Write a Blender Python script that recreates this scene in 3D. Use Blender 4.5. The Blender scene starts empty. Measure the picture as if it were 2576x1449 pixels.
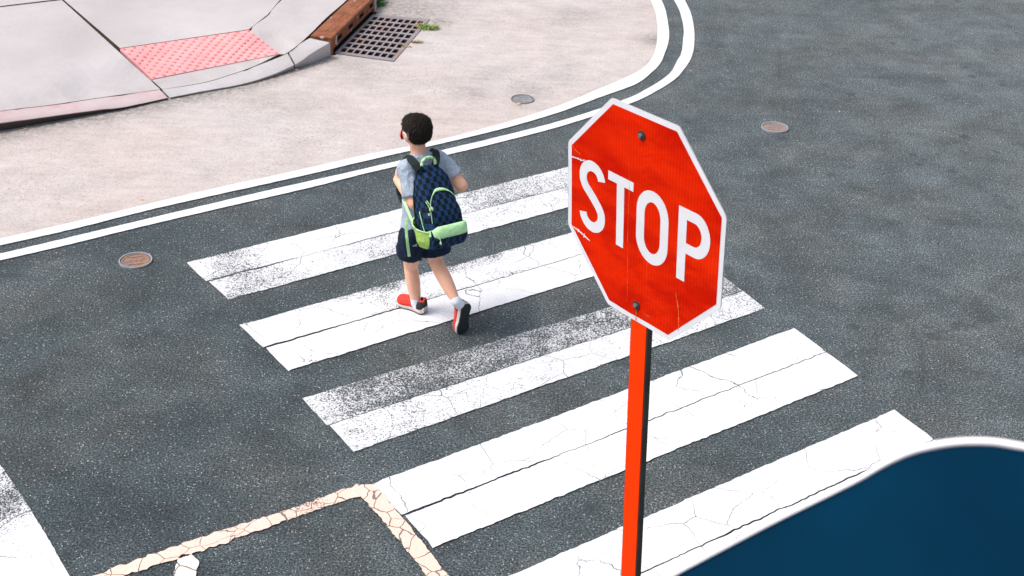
import bpy, bmesh, math, random
from mathutils import Vector, Matrix, noise
random.seed(7)
S = bpy.context.scene
COL = S.collection

# ------------------------------------------------------------------ camera
F, PIT, ROL, H = 3332.0, math.radians(30.22), math.radians(2.1), 4.09
CX, CY = 1288.0, 724.5
fwd = Vector((0, math.cos(PIT), -math.sin(PIT)))
up0 = Vector((0, math.sin(PIT), math.cos(PIT)))
rt0 = Vector((1, 0, 0))
RT = math.cos(ROL)*rt0 + math.sin(ROL)*up0
UP = -math.sin(ROL)*rt0 + math.cos(ROL)*up0
cam_d = bpy.data.cameras.new('camera'); cam = bpy.data.objects.new('camera', cam_d); COL.objects.link(cam)
cam_d.sensor_width = 36; cam_d.lens = F*36/2576; cam_d.clip_end = 500; cam_d.clip_start = 0.05
M = Matrix.Identity(4)
for i in range(3):
    M[i][0] = RT[i]; M[i][1] = UP[i]; M[i][2] = -fwd[i]
M[2][3] = H
cam.matrix_world = M
cam_d.dof.use_dof = True; cam_d.dof.focus_distance = 6.0; cam_d.dof.aperture_fstop = 7.0
S.camera = cam
# ------------------------------------------------------------------ light
EL, AZ = math.radians(58), math.radians(-100)     # sun high on the left (azimuth from +Y towards +X)
w = bpy.data.worlds.new('World'); S.world = w; w.use_nodes = True
nt = w.node_tree
sky = nt.nodes.new('ShaderNodeTexSky'); sky.sky_type = 'NISHITA'; sky.sun_disc = False
sky.sun_elevation = EL; sky.sun_rotation = AZ; sky.air_density = 1.0; sky.dust_density = 4.0; sky.ozone_density = 1.0
bg = nt.nodes['Background']; bg.inputs['Strength'].default_value = 0.15
hs = nt.nodes.new('ShaderNodeHueSaturation'); hs.inputs['Saturation'].default_value = .62   # thin cloud
nt.links.new(sky.outputs[0], hs.inputs['Color']); nt.links.new(hs.outputs[0], bg.inputs[0])
sd = bpy.data.lights.new('sun', 'SUN'); sd.energy = 1.5; sd.angle = math.radians(22); sd.color = (1, .965, .92)
so = bpy.data.objects.new('sun', sd); COL.objects.link(so)
sdir = Vector((math.sin(AZ)*math.cos(EL), math.cos(AZ)*math.cos(EL), math.sin(EL)))
so.rotation_euler = sdir.to_track_quat('Z', 'Y').to_euler(); so.location = (0, 0, 20)
S.view_settings.view_transform = 'Standard'; S.view_settings.look = 'None'
S.view_settings.exposure = 0.55; S.view_settings.gamma = 1

# ------------------------------------------------------------------ helpers
def ray(px, py):
    return ((px-CX)/F)*RT - ((py-CY)/F)*UP + fwd
def G(px, py, z=0.0):
    d = ray(px, py); t = (z-H)/d.z
    return Vector((d.x*t, d.y*t, z))
def clamp(x): return max(0, min(1, x))
def tag(o, label=None, cat=None, group=None, kind=None):
    if label: o['label'] = label
    if cat: o['category'] = cat
    if group: o['group'] = group
    if kind: o['kind'] = kind
    return o
def mesh_obj(name, verts, faces, mats, parent=None, smooth=False, uvs=None, midx=None):
    me = bpy.data.meshes.new(name); me.from_pydata([tuple(v) for v in verts], [], faces); me.update()
    for m in (mats if isinstance(mats, (list, tuple)) else [mats]): me.materials.append(m)
    if uvs:
        ul = me.uv_layers.new(name='UVMap')
        for p in me.polygons:
            for li, vi in zip(p.loop_indices, p.vertices): ul.data[li].uv = uvs[vi]
    if midx:
        for p, k in zip(me.polygons, midx): p.material_index = k
    if smooth:
        for p in me.polygons: p.use_smooth = True
    o = bpy.data.objects.new(name, me); COL.objects.link(o)
    if parent: o.parent = parent
    return o
def empty(name, loc):
    o = bpy.data.objects.new(name, None); COL.objects.link(o); o.location = loc
    o.empty_display_size = .1
    return o
def adopt(root, child):
    child.parent = root; child.matrix_parent_inverse = Matrix.Translation(-Vector(root.location))
def cr(P, n):
    """Catmull-Rom through points P (tuples), n samples evenly by arc length."""
    P = [Vector(p) for p in P]
    if len(P) == 2:
        return [P[0].lerp(P[1], i/(n-1)) for i in range(n)]
    Q = [P[0]*2-P[1]] + P + [P[-1]*2-P[-2]]
    out = []
    for i in range(1, len(Q)-2):
        a, b, c, d = Q[i-1:i+3]
        for k in range(16):
            t = k/16
            out.append(0.5*((2*b) + (c-a)*t + (2*a-5*b+4*c-d)*t*t + (3*b-a-3*c+d)*t**3))
    out.append(P[-1])
    L = [0]
    for i in range(1, len(out)): L.append(L[-1]+(out[i]-out[i-1]).length)
    res = []; j = 0
    for i in range(n):
        s = L[-1]*i/(n-1)
        while j < len(L)-2 and L[j+1] < s: j += 1
        t = (s-L[j])/max(1e-9, L[j+1]-L[j])
        res.append(out[j].lerp(out[j+1], min(1, max(0, t))))
    return res
def lin(P, n):
    P = [Vector(p) for p in P]; L = [0]
    for i in range(1, len(P)): L.append(L[-1]+(P[i]-P[i-1]).length)
    res = []; j = 0
    for i in range(n):
        s = L[-1]*i/(n-1)
        while j < len(L)-2 and L[j+1] < s: j += 1
        res.append(P[j].lerp(P[j+1], (s-L[j])/max(1e-9, L[j+1]-L[j])))
    return res

# ------------------------------------------------------------------ materials
class NB:
    def __init__(s, name, rough=.8, spec=.3):
        s.m = bpy.data.materials.new(name); s.m.use_nodes = True; s.t = s.m.node_tree
        s.b = s.t.nodes['Principled BSDF']; s.b.inputs['Roughness'].default_value = rough
        s.b.inputs['Specular IOR Level'].default_value = spec
        s.geo = None
    def n(s, typ, **kw):
        x = s.t.nodes.new(typ)
        for k, v in kw.items(): setattr(x, k, v)
        return x
    def l(s, a, b): s.t.links.new(a, b)
    def pos(s, kind='obj'):
        tc = s.n('ShaderNodeTexCoord')
        if kind == 'obj': return tc.outputs['Object']
        if kind == 'uv': return tc.outputs['UV']
        g = s.n('ShaderNodeNewGeometry'); return g.outputs['Position']
    def noise(s, scale, detail=2, rough=.5, vec=None, dist=0):
        x = s.n('ShaderNodeTexNoise'); x.inputs['Scale'].default_value = scale
        x.inputs['Detail'].default_value = detail; x.inputs['Roughness'].default_value = rough
        x.inputs['Distortion'].default_value = dist
        if vec is not None: s.l(vec, x.inputs['Vector'])
        return x.outputs['Fac']
    def vor(s, scale, feature='F1', vec=None, out='Distance'):
        x = s.n('ShaderNodeTexVoronoi', feature=feature); x.inputs['Scale'].default_value = scale
        if vec is not None: s.l(vec, x.inputs['Vector'])
        return x.outputs[out]
    def ramp(s, fac, stops, interp='LINEAR'):
        r = s.n('ShaderNodeValToRGB'); r.color_ramp.interpolation = interp
        e = r.color_ramp.elements
        while len(e) < len(stops): e.new(.5)
        for i, (p, c) in enumerate(stops):
            e[i].position = p
            c = (c, c, c, 1) if isinstance(c, (int, float)) else tuple(c)+(1,)
            e[i].color = c
        s.l(fac, r.inputs[0]); return r.outputs[0]
    def mix(s, a, b, fac, mode='MIX'):
        x = s.n('ShaderNodeMix', data_type='RGBA', blend_type=mode)
        for sock, v in ((x.inputs[0], fac), (x.inputs[6], a), (x.inputs[7], b)):
            if isinstance(v, bpy.types.NodeSocket): s.l(v, sock)
            elif isinstance(v, (int, float)): sock.default_value = v
            else: sock.default_value = tuple(v)+(1,)
        return x.outputs[2]
    def math(s, op, a, b=None, c=None):
        x = s.n('ShaderNodeMath', operation=op)
        for i, v in enumerate((a, b, c)):
            if v is None: continue
            if isinstance(v, bpy.types.NodeSocket): s.l(v, x.inputs[i])
            else: x.inputs[i].default_value = v
        return x.outputs[0]
    def bump(s, h, strength=.3, dist=.01):
        x = s.n('ShaderNodeBump'); x.inputs['Strength'].default_value = strength
        x.inputs['Distance'].default_value = dist; s.l(h, x.inputs['Height'])
        s.l(x.outputs[0], s.b.inputs['Normal'])
    def base(s, c):
        if isinstance(c, bpy.types.NodeSocket): s.l(c, s.b.inputs['Base Color'])
        else: s.b.inputs['Base Color'].default_value = tuple(c)+(1,)
    def alpha(s, a): s.l(a, s.b.inputs['Alpha'])
def simple(name, col, rough=.6, spec=.3, var=.15, scale=40, bump=0):
    b = NB(name, rough, spec); p = b.pos()
    n = b.noise(scale, 4, .6, p)
    c = b.mix([x*(1-var) for x in col], [min(1, x*(1+var)) for x in col], b.ramp(n, [(.3, 0), (.7, 1)]))
    b.base(c)
    if bump: b.bump(n, bump, .004)
    return b.m

def mat_asphalt():
    b = NB('asphalt', .85, .35); p = b.pos('geo')
    big = b.noise(.35, 4, .6, p); mid = b.noise(3.0, 4, .65, p); fine = b.noise(95, 3, .8, p); fine2 = b.noise(260, 2, .7, p)
    sx_ = b.n('ShaderNodeSeparateXYZ'); b.l(p, sx_.inputs[0])
    gx = b.math('ADD', b.math('MULTIPLY', b.math('ADD', sx_.outputs[0], b.math('MULTIPLY', sx_.outputs[1], .35)), .055), .18)   # the junction's older, paler asphalt
    base = b.mix((.030, .042, .047), (.078, .092, .096), b.ramp(b.math('ADD', b.math('MULTIPLY', big, .5), gx), [(.3, 0), (.9, 1)]))
    base = b.mix(base, (.085, .082, .076), b.math('MULTIPLY', b.ramp(b.noise(1.1, 3, .6, p), [(.45, 0), (.7, 1)]), .45))
    base = b.mix(base, b.ramp(mid, [(.3, .72), (.7, 1.25)]), 1.0, 'MULTIPLY')
    base = b.mix(base, b.ramp(fine, [(.34, .02), (.5, .85), (.64, 2.7)]), 1.0, 'MULTIPLY')
    base = b.mix(base, b.ramp(fine2, [(.32, .35), (.68, 1.9)]), 1.0, 'MULTIPLY')
    # scattered pale chips of aggregate
    v = b.n('ShaderNodeTexVoronoi'); v.inputs['Scale'].default_value = 120; b.l(p, v.inputs['Vector'])
    sep = b.n('ShaderNodeSeparateColor'); b.l(v.outputs['Color'], sep.inputs[0])
    chip = b.math('MULTIPLY', b.math('GREATER_THAN', sep.outputs[0], .84), b.math('LESS_THAN', v.outputs['Distance'], b.math('MULTIPLY', sep.outputs[2], .42)))
    cc = b.mix((.22, .25, .26), (.60, .56, .53), sep.outputs[1])
    base = b.mix(base, cc, b.math('MULTIPLY', chip, .85))
    # dark tar spots
    v2 = b.n('ShaderNodeTexVoronoi'); v2.inputs['Scale'].default_value = 4.2
    dp = b.n('ShaderNodeVectorMath', operation='ADD'); b.l(p, dp.inputs[0])
    nz = b.n('ShaderNodeTexNoise'); nz.inputs['Scale'].default_value = 14; b.l(p, nz.inputs['Vector'])
    sc = b.n('ShaderNodeVectorMath', operation='SCALE'); sc.inputs['Scale'].default_value = .12; b.l(nz.outputs['Color'], sc.inputs[0])
    b.l(sc.outputs[0], dp.inputs[1]); b.l(dp.outputs[0], v2.inputs['Vector'])
    sep2 = b.n('ShaderNodeSeparateColor'); b.l(v2.outputs['Color'], sep2.inputs[0])
    # oil-dark and polished patches
    pt = b.noise(1.9, 5, .75, p, .6); base = b.mix(base, b.ramp(pt, [(.30, .74), (.5, 1.0), (.72, 1.26)]), 1.0, 'MULTIPLY')
    st = b.n('ShaderNodeMapping'); st.inputs['Rotation'].default_value = (0, 0, -.45); st.inputs['Scale'].default_value = (1.2, 9, 1); b.l(p, st.inputs[0])
    base = b.mix(base, b.ramp(b.noise(1.6, 4, .7, st.outputs[0]), [(.35, .94), (.65, 1.05)]), 1.0, 'MULTIPLY')
    spot = b.math('MULTIPLY', b.math('GREATER_THAN', sep2.outputs[0], .55), b.ramp(v2.outputs['Distance'], [(.10, 1), (.19, 0)]))
    base = b.mix(base, (.028, .042, .045), b.math('MULTIPLY', spot, .62))
    # long thin cracks
    v3 = b.n('ShaderNodeTexVoronoi', feature='DISTANCE_TO_EDGE'); v3.inputs['Scale'].default_value = .36; b.l(dp.outputs[0], v3.inputs['Vector'])
    crk = b.math('MULTIPLY', b.ramp(v3.outputs['Distance'], [(.0, 1), (.006, 0)]), b.ramp(b.noise(.5, 2, .5, p), [(.52, 0), (.6, 1)]))
    base = b.mix(base, (.03, .04, .042), b.math('MULTIPLY', crk, .6))
    b.base(base); b.bump(fine, .55, .006)
    return b.m
def mat_lane():
    b = NB('pale_lane_surface', .9, .2); p = b.pos('geo')
    big = b.noise(.6, 4, .6, p); fine = b.noise(85, 3, .75, p); mid = b.noise(4, 5, .65, p)
    base = b.mix((.51, .435, .405), (.52, .475, .455), b.ramp(big, [(.35, 0), (.65, 1)]))
    base = b.mix(base, b.ramp(mid, [(.3, .86), (.7, 1.06)]), 1.0, 'MULTIPLY')
    st = b.n('ShaderNodeMapping'); st.inputs['Rotation'].default_value = (0, 0, -.35); st.inputs['Scale'].default_value = (1.5, 7, 1); b.l(p, st.inputs[0])
    base = b.mix(base, b.ramp(b.noise(2, 4, .7, st.outputs[0]), [(.35, .92), (.65, 1.04)]), 1.0, 'MULTIPLY')
    base = b.mix(base, b.ramp(fine, [(.30, .60), (.46, .97), (.7, 1.1)]), 1.0, 'MULTIPLY')
    sc_ = None
    # worn dark flecks, denser in patches
    fl = b.math('MULTIPLY', b.ramp(b.noise(38, 5, .8, p), [(.56, 0), (.62, 1)]), b.ramp(b.noise(.9, 4, .6, p), [(.47, 0.06), (.64, 1)]))
    base = b.mix(base, (.22, .21, .20), b.math('MULTIPLY', fl, .9))
    at = b.n('ShaderNodeAttribute', attribute_name='dirt_shade')
    d2 = b.math('MULTIPLY', at.outputs['Fac'], b.ramp(b.noise(22, 5, .8, p), [(.35, .15), (.6, 1)]))
    base = b.mix(base, (.13, .125, .115), d2)
    b.base(base); b.bump(fine, .3, .004)
    return b.m
def mat_concrete(name, c1, c2, stain=(.35, .33, .32), amt=.25):
    b = NB(name, .9, .2); p = b.pos('geo')
    big = b.noise(1.2, 4, .6, p); fine = b.noise(120, 3, .7, p)
    base = b.mix(c1, c2, b.ramp(big, [(.35, 0), (.65, 1)]))
    base = b.mix(base, b.ramp(fine, [(.3, .86), (.7, 1.08)]), 1.0, 'MULTIPLY')
    base = b.mix(base, stain, b.math('MULTIPLY', b.ramp(b.noise(3.5, 5, .7, p), [(.52, 0), (.75, 1)]), amt))
    v = b.n('ShaderNodeTexVoronoi'); v.inputs['Scale'].default_value = 1.5; b.l(p, v.inputs['Vector'])
    sep = b.n('ShaderNodeSeparateColor'); b.l(v.outputs['Color'], sep.inputs[0])
    gum = b.math('MULTIPLY', b.math('GREATER_THAN', sep.outputs[0], .68), b.ramp(v.outputs['Distance'], [(.022, 1), (.032, 0)]))
    base = b.mix(base, (.15, .14, .14), b.math('MULTIPLY', gum, .8))
    at = b.n('ShaderNodeAttribute', attribute_name='dirt_shade'); base = b.mix(base, (.030, .026, .026), b.math('MULTIPLY', at.outputs['Fac'], .93))  # attribute carries kerb grime together with painted shade
    b.base(base); b.bump(fine, .15, .003)
    return b.m
def mat_paint(name, col, dirt_shade, crack_scale=3.0, crack_w=.0050, wear_mul=1.0, seed=0.0, crack_amt=.62):
    """road paint: sheet worn through to the asphalt where the wear attribute says so"""
    b = NB(name, .75, .3); p0 = b.pos('geo')
    ad = b.n('ShaderNodeVectorMath', operation='ADD'); b.l(p0, ad.inputs[0]); ad.inputs[1].default_value = (seed, seed*1.7, 0); p = ad.outputs[0]
    at = b.n('ShaderNodeAttribute', attribute_name='wear')
    n1 = b.noise(95, 4, .85, p); n2 = b.noise(7, 4, .65, p)
    nn = b.math('ADD', b.math('MULTIPLY', n1, .8), b.math('MULTIPLY', n2, .2))
    # threshold: wear 0 -> none gone, 1 -> nearly all
    th = b.math('ADD', b.math('MULTIPLY', at.outputs['Fac'], .42*wear_mul), .28)
    mr = b.n('ShaderNodeMapRange', interpolation_type='SMOOTHSTEP'); mr.inputs['From Min'].default_value = -.022; mr.inputs['From Max'].default_value = .022
    b.l(b.math('SUBTRACT', th, nn), mr.inputs['Value']); gone = mr.outputs[0]
    # cracks
    dn = b.n('ShaderNodeTexNoise'); dn.inputs['Scale'].default_value = 5; dn.inputs['Detail'].default_value = 5; b.l(p, dn.inputs['Vector'])
    sc = b.n('ShaderNodeVectorMath', operation='SCALE'); sc.inputs['Scale'].default_value = .11; b.l(dn.outputs['Color'], sc.inputs[0])
    ad2 = b.n('ShaderNodeVectorMath', operation='ADD'); b.l(p, ad2.inputs[0]); b.l(sc.outputs[0], ad2.inputs[1])
    v = b.n('ShaderNodeTexVoronoi', feature='DISTANCE_TO_EDGE'); v.inputs['Scale'].default_value = crack_scale; b.l(ad2.outputs[0], v.inputs['Vector'])
    wd = b.math('MULTIPLY', b.ramp(b.noise(2.3, 3, .6, p), [(1-crack_amt-.04, 0), (1-crack_amt+.22, 1)]), crack_w)
    ck = b.math('MULTIPLY', b.math('LESS_THAN', v.outputs['Distance'], wd), .72)
    a = b.math('SUBTRACT', 1.0, b.math('MAXIMUM', gone, ck))
    b.alpha(a)
    f = b.noise(90, 3, .7, p); n3 = b.noise(1.3, 4, .6, p, .8)
    c = b.mix(col, dirt_shade, b.math('MULTIPLY', b.ramp(n2, [(.42, 0), (.75, 1)]), .6)); c = b.mix(c, dirt_shade, b.math('MULTIPLY', b.ramp(n3, [(.5, 0), (.72, 1)]), .6))
    c = b.mix(c, b.ramp(f, [(.3, .84), (.6, 1.0)]), 1.0, 'MULTIPLY')
    b.base(c)
    return b.m

A = mat_asphalt(); LANE = mat_lane()
WALK = mat_concrete('pavement_concrete', (.43, .395, .39), (.49, .455, .455), (.36, .335, .33), .45)
KERB = mat_concrete('kerb_concrete', (.42, .395, .395), (.50, .475, .48), amt=.5)
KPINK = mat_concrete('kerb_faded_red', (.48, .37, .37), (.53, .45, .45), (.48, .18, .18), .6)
WHITE = mat_paint('road_paint_white', (.715, .715, .73), (.58, .58, .60))
WHITE2 = mat_paint('road_paint_white_line', (.72, .72, .735), (.62, .62, .63), crack_scale=3.5, crack_w=.008, seed=3.3, crack_amt=.4)
YEL = mat_paint('road_paint_yellow', (.80, .56, .46), (.76, .60, .53), crack_scale=9.5, crack_w=.022, seed=8.1, crack_amt=.75)
CREAM = mat_paint('road_paint_cream', (.76, .68, .62), (.70, .62, .56), crack_scale=6.5, crack_w=.03, seed=1.1, crack_amt=.75)

# ------------------------------------------------------------------ ground
GR = [(842, 135.5), (991.5, 155.6), (1081, 50.3), (938.6, 37.6)]     # grate corners, image outline to ground
gq = [G(*p) for p in GR]
BIG = 150
outer = [Vector((-BIG, -BIG, 0)), Vector((BIG, -BIG, 0)), Vector((BIG, BIG, 0)), Vector((-BIG, BIG, 0))]
road = mesh_obj('road', outer+gq, [(0, 1, 5, 4), (1, 2, 6, 5), (2, 3, 7, 6), (3, 0, 4, 7)], A)
tag(road, 'dark grey asphalt road with pale aggregate specks', kind='structure')

kb = [(-900, 478), (-100, 349), (0, 333), (125, 309), (250, 287), (312, 274.5), (425, 250), (512, 234), (596, 219), (666, 201), (741, 175), (790, 160), (832, 143)]
l1in = [(-900, 789), (-420, 688), (-200, 642), (0, 599.7), (183, 558.7), (328, 523.5), (525, 476.6), (740, 430), (939, 385), (1075, 358.5), (1248, 314.5), (1395, 269), (1495, 228), (1560, 201), (1610, 176), (1632, 157), (1647, 129.6), (1653.5, 96), (1654, 65), (1647, 24), (1636, 0), (1606, -55), (1560, -120), (1490, -200)]
l1out = [(-900, 807), (-420, 706), (-200, 660), (0, 617), (187.5, 575), (375, 528), (604, 476.6), (770, 440), (939, 400), (1075, 369), (1248, 328), (1395, 286), (1505, 246), (1567, 224), (1610, 205.5), (1658, 163), (1675, 126), (1683, 96), (1682, 68.5), (1675, 28), (1664, 0), (1636, -58), (1592, -120), (1525, -205)]
l2in = [(-900, 839), (-420, 732), (-200, 684), (0, 638), (187, 594), (375, 549), (604, 495), (770, 457), (939, 419), (1114, 377), (1248, 345.4), (1395, 308), (1508, 273), (1560, 254), (1610, 233), (1680, 189), (1702.5, 154), (1714, 133), (1719, 96), (1719, 65), (1710, 28), (1696, 0), (1670, -55), (1624, -125), (1556, -210)]
l2out = [(-900, 858), (-420, 750), (-200, 702), (0, 655), (164, 617), (352, 571), (604, 512), (770, 474), (939, 431.7), (1122, 390), (1248, 360), (1395, 322), (1508, 287), (1560, 269), (1610, 250), (1647, 231), (1697, 200), (1721, 174), (1739.6, 144), (1746, 107), (1746, 74), (1739.6, 37), (1723, 0), (1697, -58), (1650, -130), (1584, -215)]

def grid_patch(name, bot, top, n, m, z, mat, parent=None, zfun=None, skirt=0, jit=0, thick=None):
    """bot/top: lists of image points; ruled patch in between laid at height z or zfun(px,py)"""
    vs = []; uv = []; pix = []
    for j in range(m+1):
        for i in range(n+1):
            q = bot[i].lerp(top[i], j/m)
            zz = zfun(q.x, q.y) if zfun else z
            v = G(q.x, q.y, zz)
            if jit and j in (0, m):
                v += Vector((noise.noise(v*35), noise.noise(v*35+Vector((5, 5, 5))), 0))*jit
            vs.append(v); pix.append(q)
    fs = [(j*(n+1)+i, j*(n+1)+i+1, (j+1)*(n+1)+i+1, (j+1)*(n+1)+i) for j in range(m) for i in range(n)]
    if skirt:
        ring = [i for i in range(n+1)] + [j*(n+1)+n for j in range(1, m+1)] + [m*(n+1)+i for i in range(n-1, -1, -1)] + [j*(n+1) for j in range(m-1, 0, -1)]
        b0 = len(vs)
        for r in ring:
            v = vs[r].copy(); v.z = max(.0035, v.z-skirt); vs.append(v)
        k = len(ring)
        for q in range(k): fs.append((ring[q], b0+q, b0+(q+1) % k, ring[(q+1) % k]))
    o = mesh_obj(name, vs, fs, mat, parent)
    if skirt:
        for p in o.data.polygons[n*m:]: p.material_index = 1
    return o, pix
# pale painted kerb-extension area, with a notch round the drain
poly = [Vector((x-2, y-4, 0)) for x, y in kb]
hood_b = [(835.6, 139), (941, 31)]
poly = poly[:-1] + [Vector((838, 139, 0)), Vector((842, 135.8, 0)), Vector((991.5, 156.2, 0)), Vector((1082, 50.3, 0)), Vector((938.8, 37, 0)), Vector((946, 24, 0)), Vector((1010, -70, 0)), Vector((1130, -240, 0))]
l1mid = [Vector(((a.x+b_.x)/2, (a.y+b_.y)/2, 0)) for a, b_ in zip(cr([p+(0,) for p in l1in], 90), cr([p+(0,) for p in l1out], 90))]
poly = poly + l1mid[::-1]
bm = bmesh.new()
vv = [bm.verts.new(G(p.x, p.y, .004)) for p in poly]
f = bm.faces.new(vv); bmesh.ops.triangulate(bm, faces=[f])
for _ in range(8):
    es = [e for e in bm.edges if e.calc_length() > .09]
    if es: bmesh.ops.subdivide_edges(bm, edges=es, cuts=1); bmesh.ops.triangulate(bm, faces=bm.faces[:])
me = bpy.data.meshes.new('painted_lane'); bm.normal_update(); 
for f in bm.faces:
    if f.normal.z < 0: f.normal_flip()
bm.to_mesh(me); bm.free(); me.materials.append(LANE)
lane = bpy.data.objects.new('painted_lane', me); COL.objects.link(lane)
tag(lane, 'pale beige painted road area between the kerb and the double white line', kind='structure')
dirts = [((G(1015, 20)), .55, .75), (G(1000, 5), .4, .6), (G(930, 190), .3, .25), (G(1200, 250), .25, .12), (G(1655, 102), .16, .9), (G(1110, 55), .14, .9), (G(1190, 235), .18, .5), (G(1330, 230), .22, .4), (G(1450, 40), .3, .4), (G(1230, 190), .25, .3), (G(880, 165), .2, .5), (G(700, 262), .4, .25),
         (G(1400, 60), .35, .18), (G(1290, 248), .2, .25), (G(1395, 200), .3, .2), (G(1560, 25), .5, .12)]
at = me.attributes.new('dirt_shade', 'FLOAT', 'POINT')
kbw = [G(x, y) for x, y in kb]
def segd(p, a, b_):
    ab = b_-a; t = max(0, min(1, (p-a).dot(ab)/ab.length_squared)); return (p-(a+ab*t)).length
for i, v in enumerate(me.vertices):
    p = Vector((v.co.x, v.co.y, 0)); d = 0
    for c, r, a_ in dirts: d = max(d, a_*math.exp(-((p-c).length/r)**2))
    dk = min(segd(p, kbw[q], kbw[q+1]) for q in range(len(kbw)-1))
    xl = clamp((-1.2-p.x)/1.6)
    d = max(d, .9*math.exp(-(dk/(.05+.16*xl))**2))  # grime along the kerb, widened at left to paint in the gutter shadow
    at.data[i].value = d
# fine grid near the kerb so that gutter grime and painted shade have shape
def dirt_attr(o, fn):
    a_ = o.data.attributes.new('dirt_shade', 'FLOAT', 'POINT')
    for i, v in enumerate(o.data.vertices): a_.data[i].value = fn(v.co)

# ------------------------------------------------------------------ road markings
def marking(name, e1, e2, mat, label, wear=None, n=None, m=6, z=.0075, jit=.004, smooth=True, uvw=None, group=None):
    n = n or 120
    fn = cr if smooth else lin
    b_ = fn([tuple(p)+(0,) for p in e1], n+1); t = fn([tuple(p)+(0,) for p in e2], n+1)
    o, pix = grid_patch(name, b_, t, n, m, z, mat, jit=jit)
    wa = o.data.attributes.new('wear', 'FLOAT', 'POINT')
    for j in range(m+1):
        for i in range(n+1):
            wa.data[j*(n+1)+i].value = wear(i/n, j/m) if wear else .1
    tag(o, label, kind='structure', group=group)
    return o
def rag(u, v, base=.1, edge=.25):
    e = min(v, 1-v)
    return base + edge*max(0, 1-e/.12)
marking('lane_line', l1out, l1in, WHITE2, 'inner curved white line edging the pale painted area', wear=lambda u, v: rag(u, v, .12, .06), n=220)
marking('lane_line', l2out, l2in, WHITE2, 'outer curved white line next to the crosswalk', wear=lambda u, v: rag(u, v, .12, .06), n=220)
# crosswalk stripes: two tapes each with a seam.  (TL, TR, BL, BR) in the photograph
stripes = [((473, 660), (1830, 320), (575, 753), (1905, 390)),
           ((609, 816), (1765, 492), (725, 932), (1870, 578)),
           ((765, 1000), (1812, 690), (890, 1136), (1925, 775)),
           ((943, 1214), (1998, 825), (1090, 1376), (2160, 945)),
           ((1140, 1509), (2250, 1031), (1330, 1720), (2450, 1178))]
stripes[0] = ((473, 660), (1590, 379), (575, 753), (1700, 447))
stripes[1] = ((609, 816), (1700, 512), (725, 932), (1810, 596))
def bumpf(x, c, w_): return math.exp(-((x-c)/w_)**2)
def wearf(k, half):
    def f(u, v):
        e = .10*max(0, 1-min(v if half else 1, 1-v if not half else 1)/.15)
        if k == 0:
            if half == 1: return .15+.30*bumpf(u, .09, .09)+.10*bumpf(u, .0, .1)+.35*bumpf(u, .66, .17)+.14*bumpf(u, .4, .05) + .3*bumpf(u, .95, .15)+e*.5
            return .27+.19*bumpf(u, .10, .15)+.14*bumpf(u, .42, .12)+.16*bumpf(u, .8, .15)+.05*math.sin(u*23)
        if k == 1:
            if half == 1: return .14+.26*bumpf(u, .33, .12)+.2*bumpf(u, .55, .1)+.2*clamp((v-.6)/.4)+e
            return .13+.05*bumpf(u, .5, .3)
        if k == 2:
            if half == 1: return .52+.12*math.sin(u*9)*.5+.12*bumpf(u, .45, .25)-.12*bumpf(u, .0, .05)
            return .32+.10*bumpf(u, .15, .2)+.1*bumpf(u, 1, .2)
        if k == 3:
            return .13+.06*bumpf(u, .6, .3)
        return .13 + (.40*bumpf(u, .30, .12)*clamp(1-v/.8) if half == 0 else 0)
    return f
names = ['farthest crosswalk stripe, worn thin at its left end', 'second crosswalk stripe from the far side, under the walking child', 'heavily worn speckled crosswalk stripe behind the stop sign',
         'crosswalk stripe that touches the corner of the yellow lines', 'nearest crosswalk stripe beside the dark blue panel']
for k, (TL, TR, BL, BR) in enumerate(stripes):
    TL, TR, BL, BR = [Vector(p) for p in (TL, TR, BL, BR)]
    # one mesh: two halves joined, with a ragged seam
    mL, mR = TL.lerp(BL, .5), TR.lerp(BR, .5)
    n, m = 220, 5
    vs = []; fs = []; wv = []
    wl, wr = [(.012, .006), (.020, .004), (.005, .006), (.015, .005), (.004, .012)][k]
    for half, (a0, a1, b0, b1) in enumerate([(BL, BR, mL, mR), (mL, mR, TL, TR)]):
        base = len(vs); wf = wearf(k, half)
        for j in range(m+1):
            for i in range(n+1):
                u = i/n; q = a0.lerp(a1, u).lerp(b0.lerp(b1, u), j/m); v = G(q.x, q.y, .0075)
                jt = Vector((noise.noise(v*30), noise.noise(v*30+Vector((9, 2, 1))), 0))*.006 + Vector((noise.noise(v*8), noise.noise(v*8+Vector((9, 2, 1))), 0))*.005
                if j in (0, m): v += jt
                # seam gap
                if (half == 0 and j == m) or (half == 1 and j == 0):
                    across = (G(TL.x, TL.y)-G(BL.x, BL.y)).normalized()
                    gw = (wl*(1-u)**2 + wr*.6)*(.6+.8*abs(noise.noise(Vector((u*14, k*7, 0)))))*clamp(noise.noise(Vector((u*6, k*3+1, 4)))*2.2+.75)+.0042
                    v += across*gw*(-.5 if half == 0 else .5)
                    v += across*(.004*noise.noise(Vector((u*60, k, 2))))
                if i in (0, n) : v += jt*.6
                if half == 1 and i == 0: v += (G(a1.x, a1.y)-G(a0.x, a0.y)).normalized()*-.012
                vs.append(v); wv.append(wf(u, j/m))
        fs += [(base+j*(n+1)+i, base+j*(n+1)+i+1, base+(j+1)*(n+1)+i+1, base+(j+1)*(n+1)+i) for j in range(m) for i in range(n)]
    o = mesh_obj('crosswalk', vs, fs, WHITE)
    wa = o.data.attributes.new('wear', 'FLOAT', 'POINT')
    for i, x in enumerate(wv): wa.data[i].value = x
    tag(o, names[k], kind='structure', group='white stripes of the crosswalk')
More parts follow.
